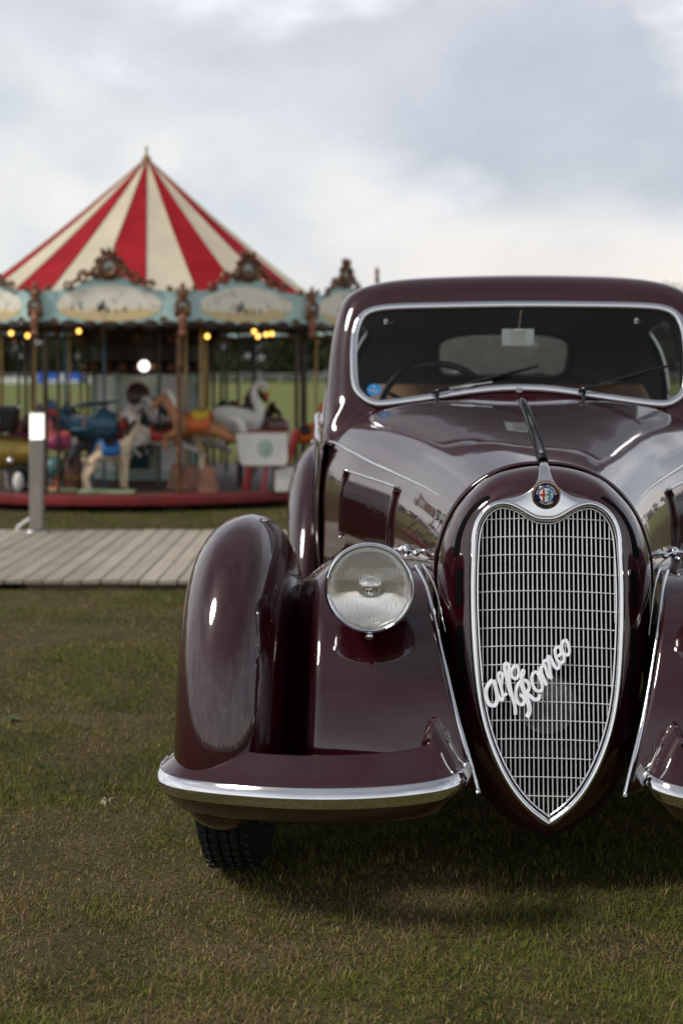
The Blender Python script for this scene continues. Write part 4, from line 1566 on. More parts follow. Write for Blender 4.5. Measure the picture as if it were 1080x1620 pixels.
for (ya, yb, za, zb2, nm) in ((0.682, 1.20, z_hi + 0.018, z_hi + 0.032, 'top_edge'),):
    pts = [side_frame(y, za + (zb2 - za) * t) + np.array((-0.006, 0, 0)) for t, y in zip(np.linspace(0, 1, 14), np.linspace(ya, yb, 14))]
    MB().tube(pts, 0.0042, 8).build(nm, 'chrome_satin', lp, sharp=None)
for y in (0.686, 1.197):
    dz_ = 0.014 * (y - 0.70) / 0.48
    pts = [side_frame(y, z) + np.array((-0.008, 0, 0)) for z in np.linspace(z_hi + 0.018 + dz_, z_lo - 0.01, 10)]
    MB().tube(pts, 0.006, 8, flat=1.6, up=(-1, 0, 0)).build('side_edge', 'maroon_paint', lp, sharp=None)
lp2 = empty('louvre_panel', parent=car)
for ch in list(lp.children): mirror_tree(ch, lp2)

# ---- centre hinge strip
pts = [(0, y, float(h_t(y)) + 0.005) for y in np.linspace(0.112, 1.44, 24)]
hs = MB().tube(pts, np.concatenate([[0.0135], np.full(21, 0.0145), [0.013, 0.007]]), 12, up=(0, 0, 1), flat=0.9).build('bonnet_hinge', 'black_lacquer', car, sharp=None)
pts = [(0.004, y, float(h_t(y)) + 0.0185) for y in np.linspace(0.13, 1.4, 20)]

# ---- windscreen surround
Iw = [(0, 1.625, 1.166), (-.135, 1.621, 1.158), (-.266, 1.612, 1.139), (-.374, 1.604, 1.123), (-.470, 1.598, 1.111), (-.524, 1.601, 1.116), (-.566, 1.617, 1.148), (-.584, 1.639, 1.197), (-.590, 1.681, 1.288), (-.584, 1.722, 1.381), (-.546, 1.748, 1.439), (-.450, 1.756, 1.458), (-.27, 1.758, 1.463), (0, 1.76, 1.466)]
Ow = [(0, 1.457, 0), (-.15, 1.457, 0), (-.30, 1.457, 0), (-.43, 1.457, 0), (-.545, 1.457, 0), (-.632, 1.464, 0.0), (-.690, 1.60, .985), (-.704, 1.78, 1.09), (-.695, 1.92, 1.245), (-.681, 2.03, 1.385), (-.633, 2.09, 1.506), (-.472, 2.11, 1.568), (-.26, 2.12, 1.587), (0, 2.13, 1.591)]
Ow = [(u, y, hood_z(u, min(y, 1.459)) if z == 0 else z) for u, y, z in Ow]


def sym(h):
    return h + [(-u, y, z) for (u, y, z) in h[-2:0:-1]]


tw = np.linspace(0, 26, 208, endpoint=False)
WI = spline(sym(Iw), ts=tw, closed=True)
WO = spline(sym(Ow), ts=tw, closed=True)
lowf = np.interp(np.minimum(tw, 26 - tw), [0, 4.6, 6.2, 26], [1, 1, 0, 0])
pl_n = np.array((0, -0.278, 0.139)); pl_n = np.array((0, -0.928, 0.372))
rows = []
for k, t in enumerate(np.linspace(0, 1, 20)):
    row = []
    for i in range(len(tw)):
        a, b = WI[i], WO[i]
        dv = b - a; dv = dv - pl_n * (dv @ pl_n)
        L_ = np.linalg.norm(b - a)
        dv /= max(np.linalg.norm(dv), 1e-6)
        p1 = a + dv * L_ * (0.42 if lowf[i] < 0.5 else 0.30)
        back = np.array((0, 1.0, 0.05)); fwd = np.array((0, -1.0, -0.10))
        dr = back * (1 - lowf[i]) + fwd * lowf[i]
        p2 = b - dr * L_ * (0.62 * (1 - lowf[i]) + 0.35 * lowf[i])
        row.append((1 - t) ** 3 * a + 3 * (1 - t) ** 2 * t * p1 + 3 * (1 - t) * t * t * p2 + t ** 3 * b)
    rows.append(row)
MB().grid(np.array(rows), cv=True).build('windscreen_surround', 'maroon_paint', car, sharp=70, recalc=True, solid=0.004)
ws = empty('windscreen', parent=car)
MB().tube(WI + np.array((0, -0.008, 0.003)), 0.0125, 12, closed=True, flat=0.55, up=pl_n).build('frame', 'chrome', ws, sharp=None)
g = MB()
cc_ = np.array((0, 1.685, 1.30))
gl_rows = [cc_ + (WI - cc_) * f for f in (0.001, 0.5, 0.995)]
g.grid(np.array(gl_rows), cv=True)
g.build('glass', 'window_glass', ws, sharp=None, recalc=True)
MB().tube([(0, 1.614, 1.169), (0, 1.618, 1.155)], 0.0135, 8).build('frame_joint', 'chrome_satin', ws)

# ---- greenhouse: roof and fastback
iO = [i for i in range(len(tw)) if 6.0 <= tw[i] <= 13.0]
arc = WO[iO]
m_arc = 40
s_ = np.concatenate([[0], np.cumsum(np.linalg.norm(np.diff(arc, axis=0), axis=1))])
first = np.array([[np.interp(v_, s_, arc[:, k]) for k in range(3)] for v_ in np.linspace(0, s_[-1], m_arc)])
r_hw = sp1([2.25, 2.6, 3.0, 3.4, 3.8, 4.2, 4.5], [.722, .734, .718, .660, .54, .36, .20])
r_zt = sp1([2.25, 2.6, 3.0, 3.4, 3.8, 4.2, 4.5], [1.601, 1.602, 1.562, 1.465, 1.285, 1.00, .72])
grow = [first]
for w_ in np.linspace(2.30, 4.45, 43):
    hw_, zt_ = float(r_hw(w_)), float(r_zt(w_))
    zb_ = float(bw_z(min(w_, 4.35)))
    zb_ = min(zb_, zt_ - 0.05)
    t_ = np.linspace(0, 1, m_arc)
    n_ = 3.2
    row = []
    hz_ = zt_ - zb_
    for t in t_:
        th = PI / 2 * t
        c_, sn_ = math.cos(th), math.sin(th)
        row.append((-hw_ * (c_ ** (2 / n_)), w_, zb_ + hz_ * (sn_ ** (2 / n_))))
    row = np.array(row)
    sl = np.concatenate([[0], np.cumsum(np.linalg.norm(np.diff(row, axis=0), axis=1))])
    row = np.array([[np.interp(v_, sl, row[:, k]) for k in range(3)] for v_ in np.linspace(0, sl[-1], m_arc)])
    grow.append(row)
GH = np.array(grow)
fullG = np.concatenate([GH, (GH * np.array([-1, 1, 1]))[:, -2::-1]], axis=1)
ncol = fullG.shape[1]


def hole(P, i, j):
    c_ = (P[i, j] + P[i + 1, j] + P[i, j + 1] + P[i + 1, j + 1]) / 4
    if 3.4 < c_[1] < 4.0:
        a = abs(c_[0]) / 0.335; b = (c_[1] - 3.70) / 0.215
        if a ** 4 + b ** 4 < 1: return 'rear'
    jj = min(j, ncol - 2 - j)
    if 0 <= i < 15 and 3 <= jj < 15: return 'side'
    return None


# shoulder that closes the waist between the door tops and the cabin
rows = []
for w_ in np.linspace(1.47, 4.30, 50):
    hb_, zb_ = float(bw_h(w_)), float(bw_z(w_))
    ui = float(np.interp(w_, [1.46, 1.60] + [float(v_[0][1]) for v_ in grow[1:]], [0.672, 0.688] + [-float(v_[0][0]) for v_ in grow[1:]]))
    zi = float(np.interp(w_, [1.46, 1.60] + [float(v_[0][1]) for v_ in grow[1:]], [0.966, 0.985] + [float(v_[0][2]) for v_ in grow[1:]]))
    ui = min(ui - 0.004, hb_ - 0.004)
    row = []
    for f in np.linspace(0, 1, 6):
        row.append((-(hb_ + (ui - hb_) * f), w_, zb_ + (zi + 0.004 - zb_) * f + 0.012 * math.sin(PI * f)))
    rows.append(row)
both(MB().grid(np.array(rows)).build('waist_shoulder', 'maroon_paint', car, sharp=60, recalc=True))
MB().grid(fullG, skip=lambda i, j: hole(fullG, i, j) is not None).build('roof', 'maroon_paint', car, sharp=70, recalc=True)
ctr_line = np.array((0, 2.2, 1.1))
inn = fullG.copy()
inn[:, :, 0] *= 0.965; inn[:, :, 2] = inn[:, :, 2] - 0.022; inn[:, :, 1] = inn[:, :, 1] + 0.006
MB().grid(inn, skip=lambda i, j: hole(fullG, i, j) is not None).build('headliner', 'headliner', car, sharp=70)
rg_ = MB().grid(fullG - np.array((0, 0.0, 0.008)), skip=lambda i, j: hole(fullG, i, j) != 'rear').build('rear_window', 'rear_glass', car, sharp=None)
pts = []
for a in np.linspace(0, 2 * PI, 64, endpoint=False):
    c_, sn_ = math.cos(a), math.sin(a)
    u = 0.335 * math.copysign(abs(c_) ** 0.5, c_); y = 3.70 + 0.215 * math.copysign(abs(sn_) ** 0.5, sn_)
    hw_, zt_, zb_ = float(r_hw(y)), float(r_zt(y)), float(bw_z(y))
    z = zb_ + (zt_ - zb_) * (1 - (abs(u) / hw_) ** 3.2) ** (1 / 3.2)
    pts.append((u, y, z - 0.012))
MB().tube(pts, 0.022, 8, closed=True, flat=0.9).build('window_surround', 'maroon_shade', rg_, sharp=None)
for s in (0, 1):
    lo, hi = (3, 15) if s == 0 else (ncol - 1 - 15, ncol - 1 - 3)
    sw = MB().grid(fullG[0:16, lo:hi + 1] * np.array([0.992, 1, 1])).build('side_window', 'window_glass', car, sharp=None)
    e = fullG[0:16, lo:hi + 1]
    ring = np.vstack([e[0], e[1:, -1], e[-1, ::-1][1:], e[::-1, 0][1:-1]])
    MB().tube(ring, 0.007, 6, closed=True).build('window_trim', 'chrome_satin', sw, sharp=None)
# dark trim fill: window pillar inside
for s in (-1, 1):
    MB().tube([(s * 0.715, 2.42, 1.04), (s * 0.70, 2.43, 1.27), (s * 0.65, 2.45, 1.50)], 0.026, 8).build('door_pillar', 'headliner', car)
# inside of the body
rows = []
for w_ in np.linspace(1.5, 4.3, 20):
    hb_, zb_ = float(bw_h(w_)) - 0.03, float(bw_z(w_))
    rows.append([(-hb_, w_, zb_ - 0.005), (-hb_, w_, 0.32), (hb_, w_, 0.32), (hb_, w_, zb_ - 0.005)])
MB().grid(np.array(rows)).build('inner_trim', 'headliner', car, sharp=20)
# parcel shelf / rear bulkhead trim
MB().frust((0, 3.70, 0.93), (1.1, 0.8), (0, 3.78, 1.10), (0.9, 0.50)).build('parcel_shelf', 'headliner', car, bevel=0.02)

# ---- dashboard, steering wheel, seats
rows = []
for u in np.linspace(-0.64, 0.64, 24):
    zt_ = 1.140 - 0.032 * (abs(u) / 0.64) ** 2.0
    rows.append([(u, 1.64, zt_ - 0.02), (u, 1.70, zt_ - 0.004), (u, 1.78, zt_), (u, 1.84, zt_ - 0.012), (u, 1.86, zt_ - 0.05), (u, 1.84, zt_ - 0.22)])
MB().grid(np.array(rows)).build('dashboard', 'dash_wood', car, sharp=60, solid=0.01, recalc=True)
swh = empty('steering_wheel', parent=car)
sc_ = Vector((-0.300, 2.07, 1.070)); sax = Vector((0, 0.86, 0.51))
MB().torus(sc_, 0.214, 0.0130, sax, 56, 10).build('rim', 'bakelite', swh, sharp=None)
mb = MB()
e1 = Vector((1, 0, 0)); e2 = sax.cross(e1).normalized()
if e2.z < 0: e2 = -e2
for a in (R(25), R(155), R(270)):
    dv = e1 * math.cos(a) + e2 * math.sin(a)
    mb.tube([tuple(sc_ - sax.normalized() * 0.03), tuple(sc_ + dv * 0.1 - sax.normalized() * 0.02), tuple(sc_ + dv * 0.20)], [0.012, 0.009, 0.008], 8)
mb.build('spokes', 'bakelite', swh, sharp=None)
MB().lathe([(0.0, 0.03), (0.03, 0.025), (0.042, 0.0), (0.035, -0.04), (0.02, -0.25)], sc_ - sax.normalized() * 0.03, sax, 24).build('hub', 'bakelite', swh)
for s in (-1, 1):
    st = empty('seat', (s * 0.38, 2.55, 0.49), parent=car)
    rows = []
    for f in np.linspace(0, 1, 12):
        z = 0.02 + 0.66 * f
        hw_ = 0.27 * (1 - 0.28 * max(0, (f - 0.6) / 0.4) ** 2)
        row = []
        for a in np.linspace(0, 2 * PI, 20, endpoint=False):
            row.append((hw_ * math.copysign(abs(math.cos(a)) ** 0.6, math.cos(a)), 0.10 + 0.16 * f + 0.075 * math.copysign(abs(math.sin(a)) ** 0.7, math.sin(a)) * (1 - 0.45 * f ** 4), z))
        rows.append(row)
    mb = MB().grid(np.array(rows), cv=True)
    mb.add([tuple(k) for k in rows[-1]], [tuple(range(20))])
    mb.build('backrest', 'tan_leather', st, sharp=50, recalc=True)
    MB().box((0, -0.16, 0.06), (0.52, 0.52, 0.16)).build('cushion', 'tan_leather', st, bevel=0.04, segs=3)

# ---- mirror, clips, wipers, sticker
mir = empty('rear_view_mirror', parent=car)
MB().box((0.004, 1.84, 1.352), (0.122, 0.006, 0.067)).build('mirror_plate', 'mirror_glass', mir, bevel=0.004)
MB().box((0.005, 1.8355, 1.348), (0.054, 0.0015, 0.056)).build('paper_card', 'paper', mir)
mb = MB().tube([(0.014, 1.80, 1.452), (0.012, 1.82, 1.428), (0.008, 1.832, 1.386)], 0.0032, 8)
mb.box((0.006, 1.833, 1.378), (0.034, 0.012, 0.008))
mb.build('mirror_stem', 'chrome_satin', mir)
for s in (-1, 1):
    mb = MB()
    c0 = (s * 0.455 - 0.012, 1.80, 1.406)
    mb.tube(spline([(c0[0] - 0.02, c0[1], c0[2] + 0.012), (c0[0] - 0.016, c0[1] - 0.01, c0[2]), (c0[0] + 0.008, c0[1] - 0.012, c0[2] - 0.002), (c0[0] + 0.024, c0[1] - 0.008, c0[2] + 0.006)], n=14), 0.004, 8)
    mb.box((c0[0] - 0.02, c0[1] + 0.01, c0[2] + 0.006), (0.018, 0.02, 0.03))
    mb.v = [(c0[0] + (x_ - c0[0]) * 0.7, y_, c0[2] + (z_ - c0[2]) * 0.6) for x_, y_, z_ in mb.v]
    mb.build('visor_clip', 'chrome_satin', car)
for (p0, p1, b0, b1) in (((-0.288, 1.578, 1.148), (-0.095, 1.628, 1.188), (-0.238, 1.606, 1.164), (0.070, 1.655, 1.245)),
                         ((0.222, 1.578, 1.156), (0.36, 1.632, 1.192), (0.255, 1.612, 1.170), (0.525, 1.668, 1.245))):
    wp = empty('wiper', parent=car)
    p0, p1, b0, b1 = map(np.array, (p0, p1, b0, b1))
    mb = MB()
    mb.tube([p0 + (0, 0, -0.035), p0 + (0, 0, 0.004)], 0.008, 8)
    mb.box(tuple(p0 + np.array((0.012, 0, 0.010))), (0.065, 0.018, 0.014), Matrix.Rotation(R(-16), 3, 'Y'))
    mb.build('pivot', 'black_lacquer', wp, bevel=0.002)
    MB().tube(spline([p0 + (0.02, 0, 0.012), (p0 + p1) / 2 + (0, -0.006, 0.006), p1], n=10), [0.0045] * 6 + [0.003] * 4, 6).build('arm', 'chrome_satin' if p0[0] < 0 else 'black_lacquer', wp)
    MB().tube(spline([b0, (b0 + b1) / 2 + (0, -0.004, 0.002), b1], n=14), [0.003] + [0.0055] * 12 + [0.004], 6, up=(0, -0.93, 0.37), flat=1.3).build('blade', 'black_rubber', wp)
stk = empty('sticker', parent=car)
def on_glass(u, z, off=0.003):
    return (u, 1.625 + (z - 1.166) * (1.76 - 1.625) / (1.466 - 1.166) - off, z)
rows = [[on_glass(-0.512 + 0.0265 * r_ * math.cos(a), 1.160 + 0.0215 * r_ * math.sin(a), 0.004) for a in np.linspace(0, 2 * PI, 28, endpoint=False)] for r_ in (0.02, 0.6, 1.0)]
MB().grid(np.array(rows), cv=True).build('disc', 'sticker_blue', stk, sharp=None, recalc=True)
mb = MB()
for (du, dz_, w2, h2) in ((0, -0.001, 0.034, 0.0022), (0, -0.005, 0.030, 0.0022), (0.002, -0.009, 0.018, 0.002)):
    c_ = on_glass(-0.512 + du, 1.160 + dz_, 0.005); mb.box(c_, (w2, 0.001, h2))
mb.ball(on_glass(-0.512, 1.170, 0.005), (0.0045, 0.001, 0.0035))
mb.build('print', 'sticker_white', stk)

# ================================================================== CAROUSEL (local frame centred under the apex)
CCX, CCY = ground_x(232, 14.7), 14.7
crs = empty('carousel', (CCX, CCY, 0))
tag(crs, 'vintage carousel with red and cream striped conical roof behind the boardwalk', 'carousel')
PZ = 0.15           # platform height


def cl(px, Y):
    """picture column at depth Y -> carousel local x, y"""
    return ground_x(px, Y) - CCX, Y - CCY


# ---- platform
mb = MB().lathe([(0.0, PZ), (2.30, PZ)], seg=72)
plat = mb.build('platform', 'floor_wood', crs, recalc=True)
mb = MB().lathe([(2.30, PZ + 0.004), (2.335, PZ - 0.002), (2.34, PZ - 0.02), (2.335, PZ - 0.085), (2.30, PZ - 0.095)], seg=72)
mb.build('rim', 'rim_red', plat)
for k in range(12):
    a = R(15 + 30 * k)
    MB().frust((2.05 * math.sin(a), -2.05 * math.cos(a), 0), (0.2, 0.2), (2.05 * math.sin(a), -2.05 * math.cos(a), PZ - 0.01), (0.12, 0.12)).build('jack', 'dark_wood', plat)

# ---- striped roof
AP_Z = height(250, 14.7)
RE, ZE = 2.06, 1.74
roof_c = empty('canopy', parent=crs)
for k in range(24):
    a0, a1 = R(-7.5 + 15 * k), R(7.5 + 15 * k)
    rows = []
    for f in np.linspace(0.012, 1, 14):
        r_ = RE * f
        z = AP_Z - (AP_Z - ZE) * f - 0.045 * math.sin(PI * f)
        row = []
        for t in np.linspace(0, 1, 7):
            a = a0 + (a1 - a0) * t
            sag = 0.030 * f * math.sin(PI * t)
            row.append((r_ * math.sin(a), -r_ * math.cos(a), z - sag))
        rows.append(row)
    MB().grid(np.array(rows)).build('stripe', 'canvas_red' if k % 2 == 0 else 'canvas_cream', roof_c, sharp=None, recalc=False)
for k in range(24):
    a = R(7.5 + 15 * k)
    pts = [(RE * f * math.sin(a), -RE * f * math.cos(a), AP_Z - (AP_Z - ZE) * f - 0.045 * math.sin(PI * f) + 0.004) for f in np.linspace(0.012, 1, 10)]
    MB().tube(pts, 0.007, 6).build('seam', 'canvas_cream' if k % 2 else 'canvas_red', roof_c, sharp=None)
mb = MB().lathe([(0.045, -0.05), (0.05, -0.01), (0.03, 0.02), (0.014, 0.035), (0.012, 0.09), (0.02, 0.10), (0.008, 0.12), (0.0, 0.14)], (0, 0, AP_Z), (0, 0, 1), 16)
mb.build('finial', 'brass', roof_c)
# dark underside of the roof and rafters
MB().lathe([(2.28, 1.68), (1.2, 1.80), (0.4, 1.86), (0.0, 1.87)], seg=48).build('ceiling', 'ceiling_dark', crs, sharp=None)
for k in range(12):
    a = R(15 + 30 * k)
    MB().tube([(0.5 * math.sin(a), -0.5 * math.cos(a), 1.80), (2.3 * math.sin(a), -2.3 * math.cos(a), 1.66)], 0.03, 6).build('rafter', 'dark_wood', crs)


def scene_material():
    m = bpy.data.materials.new('painted_scene')
    m.use_nodes = True
    t = NT(m.node_tree)
    b = t.n['Principled BSDF']
    co = t.new('ShaderNodeTexCoord').outputs['Object']
    oi = t.new('ShaderNodeObjectInfo')
    sh = t.vmath('ADD', co, t.vmath('MULTIPLY', oi.outputs['Location'], (3.0, 5.0, 0.0)))
    s = t.new('ShaderNodeSeparateXYZ'); t.l.new(co, s.inputs[0])
    n1 = t.noise(sh, 5.0, 5, 0.6, 0.6); n2 = t.noise(sh, 11.0, 4, 0.6, 0.4); n3 = t.noise(t.vmath('MULTIPLY', sh, (24.0, 10.0, 9.0)), 1.0, 3, 0.5)
    gr = t.math('ADD', s.outputs[2], t.math('MULTIPLY', t.math('SUBTRACT', n1, 0.5), 0.16))
    c = t.mix(t.smooth(gr, -0.045, 0.0), (0.74, 0.58, 0.30), (0.90, 0.85, 0.72))
    c = t.mix(t.math('MULTIPLY', t.smooth(n2, 0.54, 0.66), 0.6), c, (0.40, 0.35, 0.28))
    band = t.math('MULTIPLY', t.smooth(s.outputs[2], -0.06, -0.03), t.smooth(s.outputs[2], 0.055, 0.02))
    fig = t.math('MULTIPLY', t.smooth(n3, 0.60, 0.66), band)
    c = t.mix(t.math('MULTIPLY', fig, 0.75), c, (0.10, 0.085, 0.10))
    t.l.new(c, b.inputs['Base Color'])
    b.inputs['Roughness'].default_value = 0.5
    MATS['painted_scene'] = m


scene_material()

# ---- rounding boards, one per side, and the corner brackets
RB = 2.43
BZ0, BZ1 = 1.655, 1.935
side_l = 2 * RB * math.sin(R(15))
apo = RB * math.cos(R(15))
hl_ = side_l / 2 - 0.01


def scroll(mb, c, r0, turns, s, r_t, yy=-0.03):
    pts = []
    for k in range(22):
        f = k / 21
        a = s * turns * 2 * PI * f
        rr = r0 * (1 - 0.8 * f)
        pts.append((c[0] + rr * math.cos(a), yy, c[1] + rr * math.sin(a)))
    mb.tube(pts, np.linspace(r_t, r_t * 0.5, 22), 6)


def leaf_blob(mb, c, rx, rz, rot):
    mb.ball((c[0], -0.032, c[1]), (rx, 0.022, rz), 10, 6, Matrix.Rotation(rot, 3, 'Y'))


def make_board():
    b = empty('rounding_board')
    # turquoise board with a humped top and scalloped foot
    top = [(-hl_, BZ1 - 1.80), (-hl_ * 0.72, BZ1 - 1.80 + 0.005), (-hl_ * 0.52, BZ1 - 1.80 + 0.03), (-hl_ * 0.34, BZ1 - 1.80 + 0.085), (-hl_ * 0.16, BZ1 - 1.80 + 0.125), (0, BZ1 - 1.80 + 0.135)]
    T = [tuple(p) for p in spline(top, n=18)]
    T = T + [(-x, z) for x, z in T[-2::-1]]
    bot = []
    for x in np.linspace(hl_, -hl_, 41):
        bot.append((x, BZ0 - 1.80 + 0.012 * math.cos(x / hl_ * PI * 4)))
    poly = bot[::-1] + T[::-1]
    MB().prism(poly, (0, 0, 0), (1, 0, 0), (0, 0, 1), (0, -1, 0), 0.03).build('board', 'turquoise_paint', b, recalc=True)
    ov = [(0.44 * hl_ / 0.6 * math.copysign(abs(math.cos(a)) ** 0.85, math.cos(a)), 0.012 + 0.142 * math.copysign(abs(math.sin(a)) ** 0.85, math.sin(a)) + (0.035 * max(0, math.sin(a)) * max(0, 1 - abs(math.cos(a)) * 1.6))) for a in np.linspace(0, 2 * PI, 48, endpoint=False)]
    MB().prism(ov, (0, -0.005, 0), (1, 0, 0), (0, 0, 1), (0, -1, 0), 0.006).build('painted_scene', 'painted_scene', b, recalc=True)
    # little painted figures
    rg = random.Random(3)
    mb = MB()
    for (x, z, h_) in ((-0.09, -0.02, 0.075), (-0.055, 0.0, 0.085), (-0.015, -0.035, 0.05), (0.06, -0.045, 0.03), (0.13, -0.03, 0.045)):
        mb.ball((x, -0.008, z), (h_ * 0.2, 0.004, h_ * 0.42), 8, 5)
        mb.ball((x, -0.008, z + h_ * 0.52), (h_ * 0.13, 0.004, h_ * 0.14), 8, 5)
    mb.build('figure_group', 'paint_black', b)['kind'] = 'stuff'
    # carved crest with oval mirror
    cr = MB()
    zc = BZ1 - 1.80 + 0.175
    cr.torus((0, -0.035, zc), 0.062, 0.020, (0, 1, 0), 28, 8)
    for s in (-1, 1):
        scroll(cr, (s * 0.095, zc - 0.035), 0.05, 1.6, s, 0.016)
        scroll(cr, (s * 0.20, zc - 0.075), 0.050, 1.5, -s, 0.015)
        scroll(cr, (s * 0.315, zc - 0.135), 0.040, 1.4, s, 0.013)
        scroll(cr, (s * 0.47, zc - 0.155), 0.024, 1.4, -s, 0.011)
        scroll(cr, (s * 0.42, BZ0 - 1.80 + 0.02), 0.030, 1.4, s, 0.012)
        leaf_blob(cr, (s * 0.085, zc + 0.045), 0.035, 0.020, s * 0.7)
        leaf_blob(cr, (s * 0.145, zc - 0.045), 0.05, 0.018, s * 0.35)
        leaf_blob(cr, (s * 0.255, zc - 0.10), 0.05, 0.016, s * 0.5)
        leaf_blob(cr, (s * 0.045, zc + 0.10), 0.020, 0.035, s * 0.4)
    for s in (-1, 0, 1):
        leaf_blob(cr, (s * 0.028, zc + 0.105 - abs(s) * 0.012), 0.016, 0.038, s * 0.5)
    cr.torus((0, -0.03, zc), 0.088, 0.012, (0, 1, 0), 28, 6)
    zk = BZ1 - 1.80 + 0.03
    cr.v = [(x_ * 1.12, y_, zk + (z_ - zk) * 1.22 if z_ > zk else z_) for x_, y_, z_ in cr.v]
    zc = zk + (zc - zk) * 1.22
    cr.build('crest', 'gilt_brown', b, sharp=50)['kind'] = 'stuff'
    mrows = [[(0.064 * r_ * math.cos(a), -0.036 + 0.006 * r_, zc + 0.076 * r_ * math.sin(a)) for a in np.linspace(0, 2 * PI, 24, endpoint=False)] for r_ in (0.02, 0.6, 1.0)]
    MB().grid(np.array(mrows), cv=True).build('crest_mirror', 'mirror_old', b, sharp=None, recalc=True)
    # dark scalloped fringe
    fr = MB()
    n = 7
    for k in range(n):
        x0 = -hl_ + 2 * hl_ * (k + 0.5) / n
        r_ = hl_ / n
        fr.ball((x0, 0.012, BZ0 - 1.80 - 0.012), (r_ * 1.02, 0.022, 0.040 + 0.014 * (k % 2)), 12, 6)
    fr.build('fringe', 'dark_wood', b)['kind'] = 'stuff'
    return b


def make_bracket():
    b = empty('corner_bracket')
    mb = MB()
    mb.torus((0, -0.05, 0.0), 0.055, 0.018, (0, 1, 0), 24, 8)
    mb.ball((0, -0.03, 0.0), (0.06, 0.03, 0.09))
    mb.ball((0, -0.035, 0.10), (0.045, 0.03, 0.05))
    mb.ball((0, -0.035, 0.165), (0.022, 0.02, 0.045))
    for s in (-1, 1):
        leaf_blob(mb, (s * 0.035, 0.125), 0.018, 0.040, s * 0.5)
        mb.ball((s * 0.05, -0.035, -0.06), (0.025, 0.025, 0.04))
    mb.build('cartouche', 'gilt_brown', b, sharp=50)
    mb = MB()
    mb.ball((0, -0.045, -0.12), (0.042, 0.03, 0.06))
    mb.tube([(0, -0.04, -0.15), (0, -0.045, -0.20), (0, -0.03, -0.265)], [0.036, 0.030, 0.012], 10)
    mb.ball((0, -0.045, -0.235), (0.036, 0.026, 0.022))
    mb.build('pendant', 'gilt_rose', b, sharp=50)
    rows = [[(0.042 * r_ * math.cos(a), -0.062 + 0.008 * r_, 0.0 + 0.05 * r_ * math.sin(a)) for a in np.linspace(0, 2 * PI, 20, endpoint=False)] for r_ in (0.02, 0.6, 1.0)]
    MB().grid(np.array(rows), cv=True).build('bracket_mirror', 'mirror_old', b, sharp=None, recalc=True)
    return b


b0 = make_board(); k0 = make_bracket()
for k in range(12):
    am = R(30 * k)
    o = b0 if k == 0 else copy_tree(b0)
    o.parent = crs
    o.location = (apo * math.sin(am), -apo * math.cos(am), 1.80)
    o.rotation_euler = (0, 0, am)
    ac = R(15 + 30 * k)
    o = k0 if k == 0 else copy_tree(k0)
    o.parent = crs
    o.location = (RB * math.sin(ac), -RB * math.cos(ac), 1.80)
    o.rotation_euler = (0, 0, ac)

# ---- posts and poles


def pole(x, y, mat='pole_dark', r_=0.014, z0=PZ, z1=1.70, twist=None):
    mb = MB().tube([(x, y, z0), (x, y, z1)], r_, 8)
    o = mb.build('pole', mat, crs)
    if twist:
        pts = [(x + r_ * 1.05 * math.cos(t), y + r_ * 1.05 * math.sin(t), twist[0] + (twist[1] - twist[0]) * t / (2 * PI * 9)) for t in np.linspace(0, 2 * PI * 9, 110)]
        MB().tube(pts, r_ * 0.45, 6).build('brass_twist', 'brass', o, sharp=None)
    return o


for k in range(12):
    ac = R(15 + 30 * k)
    pole(2.26 * math.sin(ac), -2.26 * math.cos(ac), 'pole_dark' if k else 'gilt_brown', 0.019 if k else 0.026)
for (px, Y, mt, r_, tw_) in ((3, 13.2, 'brass', 0.016, (0.9, 1.35)), (51, 12.9, 'pole_dark', 0.014, (0.8, 1.15)), (55, 13.0, 'brass', 0.012, (0.85, 1.2)), (93, 12.8, 'pole_dark', 0.015, None),
                             (104, 13.4, 'pole_blue', 0.014, None), (110, 13.5, 'brass', 0.012, (0.9, 1.1)), (139, 14.6, 'pole_dark', 0.014, None), (146, 15.3, 'pole_dark', 0.012, None),
                             (165, 13.3, 'pole_blue', 0.013, None), (294, 13.2, 'brass', 0.013, (0.75, 1.15)), (325, 13.6, 'brass', 0.017, (0.9, 1.2)), (338, 14.8, 'pole_dark', 0.017, None),
                             (358, 15.6, 'pole_dark', 0.016, None), (377, 14.9, 'pole_dark', 0.014, None), (405, 15.4, 'pole_dark', 0.012, None), (478, 14.2, 'pole_dark', 0.018, None), (500, 13.9, 'brass', 0.012, None)):
    x, y = cl(px, Y)
    pole(x, y, mt, r_, PZ, 1.72, tw_)

